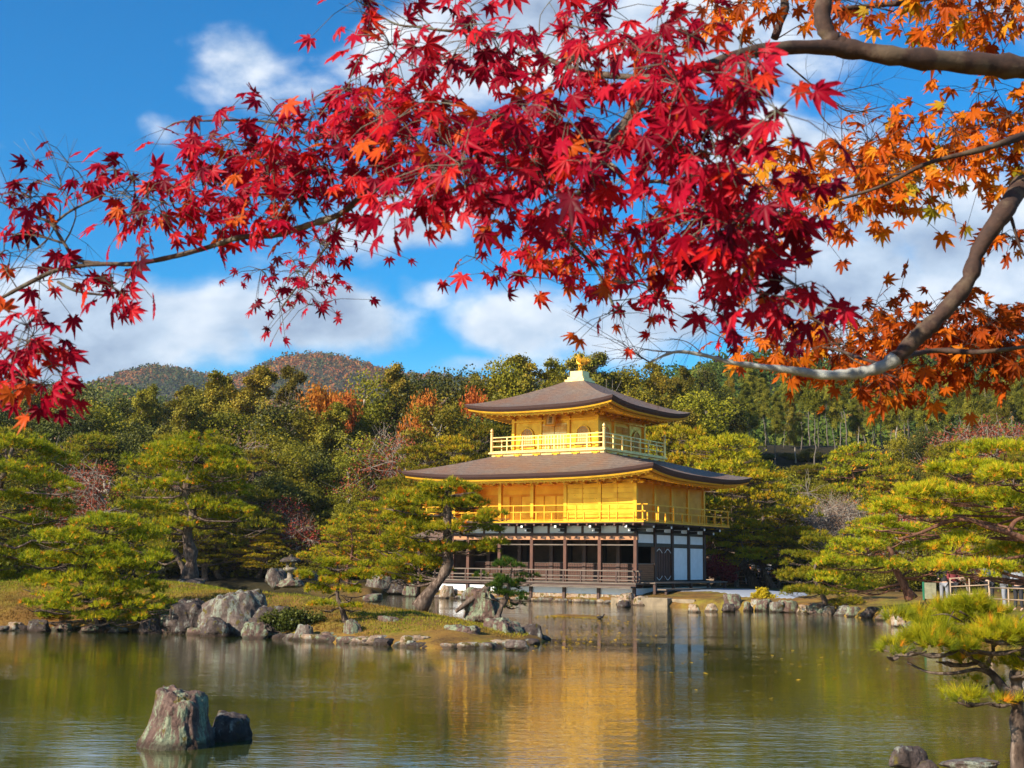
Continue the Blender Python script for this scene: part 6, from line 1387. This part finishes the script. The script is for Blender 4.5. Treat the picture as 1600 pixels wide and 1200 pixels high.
maple('red_maple', 'maple with crimson leaves on branches hanging across the top of the view', (2.9, 3.6, gz(2.9, 3.6)),
      [(2.9, 3.6, gz(2.9, 3.6) - .2, .13), (2.85, 3.5, 1.6, .105), (2.6, 3.3, 2.6, .085), tuple(P(1960, 160, 3.0)) + (.05,), tuple(P(1700, 118, 2.9)) + (.029,)],
      [dict(p=[(1700, 118, 2.9, 20), (1600, 106, 2.9, 19), (1500, 97, 2.85, 18), (1400, 88, 2.8, 17), (1320, 76, 2.8, 14), (1240, 74, 2.75, 11), (1170, 82, 2.7, 10), (1100, 105, 2.65, 10), (1045, 125, 2.6, 9.5)], dk=True),
       dict(p=[(1045, 125, 2.6, 9.5), (1000, 160, 2.55, 9), (960, 215, 2.5, 8.5), (925, 262, 2.5, 8), (860, 258, 2.5, 8), (790, 250, 2.5, 8), (730, 252, 2.5, 7), (660, 265, 2.55, 6.5), (600, 287, 2.6, 6), (565, 308, 2.6, 6), (530, 335, 2.6, 6), (480, 352, 2.65, 5.5), (430, 367, 2.7, 5), (375, 371, 2.7, 4.5), (330, 385, 2.75, 4.3), (270, 401, 2.8, 4), (210, 412, 2.8, 3.8), (150, 413, 2.8, 3.6), (90, 422, 2.8, 3.6), (40, 445, 2.8, 3.4), (-10, 472, 2.8, 3.2), (-90, 510, 2.8, 3)]),
       dict(p=[(1330, 78, 2.8, 15), (1300, 62, 2.8, 15), (1285, 30, 2.8, 14), (1290, -10, 2.8, 13), (1300, -60, 2.8, 12)], dk=True),
       dict(p=[(160, 413, 2.8, 3.4), (120, 405, 2.8, 3), (100, 380, 2.8, 2.8), (80, 350, 2.8, 2.6), (60, 340, 2.8, 2.2), (20, 325, 2.8, 1.8)]), dict(p=[(82, 352, 2.8, 2.4), (110, 330, 2.8, 2), (160, 305, 2.8, 1.7)]),
       dict(p=[(925, 262, 2.5, 6), (955, 225, 2.45, 5), (985, 190, 2.4, 4), (1000, 165, 2.4, 3)]), dict(p=[(925, 240, 2.5, 5), (960, 262, 2.4, 4.5), (985, 285, 2.4, 4), (1040, 285, 2.4, 3.5), (1100, 320, 2.3, 3), (1180, 400, 2.3, 2.6), (1250, 450, 2.2, 2.2), (1300, 480, 2.1, 1.6)]),
       dict(p=[(930, 262, 2.5, 5), (900, 310, 2.8, 4), (880, 360, 3.0, 3.2), (930, 420, 3.1, 2.6), (960, 480, 3.1, 1.8)]), dict(p=[(1045, 125, 2.5, 7), (900, 110, 2.6, 5), (820, 70, 2.7, 4), (770, 52, 2.8, 3.2), (700, 48, 2.8, 2.4), (650, 42, 2.8, 2)]),
       dict(p=[(1100, 105, 2.5, 6), (1150, 110, 2.0, 4), (1210, 130, 1.8, 3)]), dict(p=[(600, 285, 2.6, 5), (560, 212, 2.6, 4), (500, 215, 2.6, 3), (420, 190, 2.7, 2.2), (290, 190, 2.7, 1.5), (262, 198, 2.7, 1)]),
       dict(p=[(530, 336, 3.2, 3), (520, 370, 3.4, 2.4), (495, 405, 3.4, 2), (470, 440, 3.4, 1.6), (440, 480, 3.4, 1.2)]), dict(p=[(90, 440, 2.8, 2.6), (120, 455, 2.8, 2.2), (170, 462, 2.8, 1.6)]),
       dict(p=[(-60, 480, 2.8, 3), (-30, 520, 2.6, 2.5), (20, 550, 2.5, 2), (50, 580, 2.4, 1.5)])],
      [(690, 107, 95, 75, 2.5, .2, 52, s1, 0.59), (600, 132, 60, 60, 2.5, .15, 42, s1, 0.54), (800, 72, 110, 60, 2.5, .3, 43, s1, 0.54), (760, 12, 60, 30, 2.7, .2, 15, s1, 0.54), (860, 4, 60, 30, 2.6, .2, 18, s1, 0.54), (950, 32, 80, 35, 2.5, .2, 23, s1, 0.54), (930, 142, 170, 90, 2.3, .35, 93, s1, 0.54),
       (1068, 92, 90, 70, 1.9, .25, 34, s1, 0.54), (1178, 92, 72, 60, 1.75, .2, 19, s1, 0.54), (1213, 132, 45, 50, 1.7, .1, 7, s1, 0.54), (1108, 152, 90, 60, 1.9, .2, 22, s1, 0.49), (660, 222, 120, 70, 2.35, .3, 69, s1, 0.56), (820, 212, 140, 70, 2.3, .3, 69, s1, 0.49), (800, 272, 180, 55, 2.2, .25, 48, s1, 0.54), (1000, 262, 160, 100, 2.1, .3, 76, s1, 0.46),
       (1118, 282, 99, 110, 2.0, .25, 51, s1, 0.42), (1178, 382, 81, 80, 2.0, .2, 37, s1, 0.44), (1068, 382, 99, 60, 2.3, .3, 34, s1, 0.49), (900, 332, 170, 60, 2.7, .3, 52, s1, 0.66), (820, 392, 110, 40, 3.2, .25, 48, s1, 0.76), (940, 402, 110, 40, 3.1, .25, 45, s1, 0.78), (1028, 422, 81, 40, 2.9, .25, 26, s1, 0.79), (950, 472, 45, 26, 3.0, .15, 16, s1, 0.74),
       (1138, 452, 63, 40, 2.5, .2, 17, s1, 0.54), (1218, 452, 63, 40, 2.2, .2, 17, s1, 0.44), (1268, 462, 38, 36, 1.95, .1, 11, s1, 0.40), (1208, 332, 45, 40, 2.1, .15, 10, s1, 0.44),
       (560, 192, 45, 50, 2.5, .15, 33, s1, 0.54), (480, 207, 90, 42, 2.6, .2, 50, s1, 0.49), (400, 207, 60, 26, 2.7, .15, 25, s1, 0.54), (350, 267, 90, 40, 2.7, .2, 50, s1, 0.54), (470, 272, 90, 50, 2.6, .2, 54, s1, 0.52), (250, 282, 80, 34, 2.75, .15, 37, s1, 0.59), (180, 282, 50, 26, 2.75, .15, 20, s1, 0.54), (320, 322, 120, 26, 2.75, .15, 37, s1, 0.64), (210, 327, 50, 18, 2.7, .1, 12, s1, 0.86), (420, 327, 90, 20, 2.65, .15, 28, s1, 0.62), (600, 292, 50, 36, 2.3, .15, 22, s1, 0.54), (680, 287, 70, 30, 2.2, .2, 15, s1, 0.59),
       (70, 292, 50, 22, 2.8, .15, 17, s1 * .9, 0.39), (20, 302, 26, 14, 2.8, .1, 5, s1, 0.44), (105, 259, 8, 8, 2.8, .05, 3, s1 * .7, 0.54), (15, 412, 24, 26, 2.8, .1, 8, s1, 0.54), (70, 427, 30, 14, 2.8, .1, 5, s1, 0.49), (175, 434, 40, 18, 2.75, .1, 14, s1, 0.54), (20, 527, 40, 26, 2.4, .1, 17, s1, 0.54), (60, 567, 36, 34, 2.35, .1, 22, s1, 0.59), (10, 582, 26, 26, 2.4, .1, 9, s1, 0.54),
       (505, 367, 45, 26, 3.4, .15, 34, s1 * .75, 0.49), (440, 432, 40, 40, 3.4, .15, 37, s1 * .7, 0.39), (470, 472, 24, 14, 3.4, .1, 9, s1 * .7, 0.39), (555, -3, 14, 8, 2.8, .05, 3, s1, 0.54), (720, 52, 20, 12, 2.7, .05, 3, s1, 0.54), (1060, 42, 60, 30, 2.2, .15, 14, s1, 0.54), (1178, 527, 108, 14, 3.4, .15, 5, s1 * .7, 0.49)],
      [([(650, 42, 2.8), (620, 38, 2.8), (590, 22, 2.8), (565, 5, 2.8), (550, -10, 2.8)], .0028, 14), ([(680, 48, 2.8), (650, 20, 2.8), (625, 0, 2.8)], .002, 8), ([(20, 325, 2.8), (-10, 310, 2.8)], .0025, 4), ([(100, 380, 2.8), (55, 368, 2.8), (0, 365, 2.8)], .003, 9), ([(100, 380, 2.8), (112, 358, 2.8), (118, 330, 2.8), (100, 300, 2.8), (92, 275, 2.8)], .0022, 9), ([(90, 345, 2.8), (75, 372, 2.8), (45, 400, 2.8), (30, 425, 2.8)], .002, 8), ([(262, 198, 2.7), (255, 205, 2.7)], .0015, 2), ([(1170, 440, 2.8), (1130, 490, 2.8), (1085, 520, 2.8)], .0018, 8)],
      M['f_red'], M['mbark'], 31)
maple('orange_maple', 'maple with orange and golden leaves and a bowed limb reaching in from the right', (3.9, 5.4, gz(3.9, 5.4)),
      [(3.9, 5.4, gz(3.9, 5.4) - .2, .16), (3.8, 5.3, 1.8, .13), (3.5, 5.0, 3.0, .10), tuple(P(1900, 40, 4.2)) + (.08,), tuple(P(1720, 190, 3.25)) + (.045,)],
      [dict(p=[(1720, 190, 3.25, 20.5), (1650, 240, 3.15, 18.0), (1600, 285, 3.15, 15.6), (1568, 332, 3.05, 13.9), (1528, 392, 3.05, 13.1), (1512, 440, 3.05, 12.7), (1466, 496, 3.05, 13.1), (1436, 524, 3.05, 13.1), (1400, 560, 3.05, 12.3)]),
       dict(p=[(1403, 557, 3.05, 11.9), (1380, 572, 3.05, 10.7), (1340, 583, 3.05, 8.6), (1290, 586, 3.05, 7.8), (1240, 579, 3.05, 6.6), (1190, 573, 3.05, 4.9), (1140, 566, 3.05, 3.7), (1100, 555, 3.05, 3.0), (1055, 550, 3.05, 2.5), (1015, 566, 3.05, 1.6)], dead=True),
       dict(p=[(1900, 40, 4.2, 22), (1760, -10, 4.0, 14), (1640, -20, 3.6, 10), (1500, -10, 3.05, 5.7), (1400, 5, 3.3, 5), (1300, 15, 3.3, 3)]), dict(p=[(1660, 195, 3.6, 12), (1600, 212, 3.15, 6.6), (1540, 232, 3.05, 4.9), (1450, 255, 3.05, 3.7), (1380, 290, 3.05, 2.9), (1310, 312, 3.05, 2.0)]),
       dict(p=[(1400, 560, 3.05, 4.9), (1460, 548, 3.3, 4.5), (1530, 550, 3.2, 4), (1600, 542, 3.2, 3), (1680, 530, 3.2, 2)]), dict(p=[(1380, 570, 3.05, 3.3), (1345, 560, 3.15, 2.5), (1300, 545, 3.6, 2.4), (1230, 535, 3.7, 1.8)]),
       dict(p=[(1580, 340, 3.05, 3.3), (1590, 375, 3.05, 2.0), (1600, 400, 3.05, 1.6)]), dict(p=[(1210, 60, 3.6, 6), (1225, 20, 3.6, 7), (1245, -30, 3.6, 8), (1400, -60, 3.8, 9), (1900, 40, 4.2, 10)])],
      [(1290, 280, 60, 46, 3.40, .2, 57, s1 * 1.1, 0.29), (1360, 250, 80, 40, 3.40, .2, 73, s1 * 1.1, 0.42), (1440, 230, 70, 36, 3.40, .2, 62, s1 * 1.1, 0.62), (1400, 300, 60, 24, 3.40, .15, 28, s1 * 1.1, 0.79), (1520, 210, 70, 40, 3.40, .2, 68, s1 * 1.1, 0.49), (1590, 180, 50, 46, 3.40, .2, 40, s1 * 1.1, 0.37), (1580, 260, 40, 34, 3.40, .2, 28, s1 * 1.1, 0.67), (1290, 330, 50, 26, 3.50, .15, 18, s1 * 1.1, 0.37), (1590, 375, 40, 26, 3.40, .15, 18, s1 * 1.1, 0.29), (1565, 140, 40, 14, 3.40, .1, 10, s1 * 1.1, 0.37),
       (1440, 0, 90, 34, 3.30, .2, 60, s1 * 1.1, 0.42), (1350, 5, 60, 24, 3.30, .2, 31, s1 * 1.1, 0.32), (1550, 10, 70, 46, 3.30, .2, 57, s1 * 1.1, 0.37), (1540, 60, 40, 20, 3.30, .1, 12, s1 * 1.1, 0.27), (1180, 0, 70, 30, 3.40, .2, 40, s1 * 1.1, 0.32), (1100, -15, 40, 14, 3.40, .1, 10, s1 * 1.1, 0.37), (1220, 210, 50, 40, 3.50, .2, 23, s1 * 1.1, 0.47), (1260, -5, 40, 20, 3.50, .1, 10, s1 * 1.1, 0.37),
       (1290, 531, 90, 26, 3.75, .15, 72, s1 * 1.1, 0.35), (1210, 534, 40, 16, 3.85, .1, 19, s1 * 1.1, 0.42), (1400, 501, 80, 26, 3.65, .2, 69, s1 * 1.1, 0.17), (1500, 506, 90, 24, 3.65, .2, 82, s1 * 1.1, 0.15), (1580, 526, 60, 28, 3.65, .2, 54, s1 * 1.1, 0.12), (1450, 556, 90, 30, 3.65, .2, 69, s1 * 1.1, 0.25), (1540, 546, 60, 24, 3.65, .15, 37, s1 * 1.1, 0.19), (1350, 546, 60, 18, 3.65, .1, 19, s1 * 1.1, 0.27), (1390, 586, 26, 16, 3.65, .1, 12, s1 * 1.1, 0.29), (1660, 230, 60, 60, 3.50, .2, 40, s1 * 1.1, 0.37)],
      [([(1015, 566, 3.4), (990, 550, 3.4), (972, 535, 3.4)], .0024, 9), ([(1055, 550, 3.4), (1020, 548, 3.4), (985, 540, 3.4)], .002, 9), ([(1100, 555, 3.4), (1075, 535, 3.4), (1045, 528, 3.4)], .0018, 6), ([(1230, 100, 3.6), (1290, 150, 3.5), (1330, 175, 3.5), (1385, 165, 3.5)], .003, 18), ([(1290, 150, 3.5), (1330, 140, 3.5), (1380, 130, 3.5)], .002, 14), ([(1260, 130, 3.5), (1290, 190, 3.5), (1340, 205, 3.5)], .002, 12), ([(1215, 60, 3.6), (1260, 35, 3.6), (1290, 40, 3.6)], .002, 6), ([(1400, 590, 3.4), (1330, 560, 3.5), (1295, 520, 3.5)], .003, 8)],
      M['f_gold'], M['mbarkd'], 37, M['mdead'])

# filler stones along the front shore of the island
rr_ = np.random.RandomState(88); fx = np.linspace(4, 842, 46)
iy = [(0, 985), (110, 984), (180, 987), (250, 989), (330, 992), (420, 995), (500, 1002), (600, 1008), (680, 1013), (760, 1013), (820, 1008), (852, 999)]
for j, x in enumerate(fx):
    x += rr_.normal() * 5; wy = np.interp(x, [q[0] for q in iy], [q[1] for q in iy]) + .6
    V, F_ = rock_mesh(300 + j, 3, 8, .14); g = G(x, wy, 0); s_ = .12 + .16 * rr_.rand() ** 1.5
    o = mesh_np('shore_stone', V * (s_ * 1.5, s_, s_ * .85), F_, M[('rockd', 'rock', 'rockg', 'rockt')[rr_.randint(4)]], smooth=True); o.data.set_sharp_from_angle(angle=R(38)); o.location = (g[0], g[1] + .1, .02)
    tag(o, 'small low stone in the loose row along the front shore of the island', 'stone', 'small stones along the front shore of the island')
# the hazy air
m = bpy.data.materials.new('haze'); m.use_nodes = True; nt = m.node_tree; nt.nodes.clear()
pv = nt.nodes.new('ShaderNodeVolumePrincipled'); pv.inputs['Color'].default_value = (.80, .88, 1, 1); pv.inputs['Density'].default_value = .00010; pv.inputs['Anisotropy'].default_value = .1
no = nt.nodes.new('ShaderNodeOutputMaterial'); nt.links.new(pv.outputs[0], no.inputs['Volume'])
tag(MB().box(-2500, 2500, -60, 4300, -12, 262).build('haze', m), kind='stuff')
#PART6
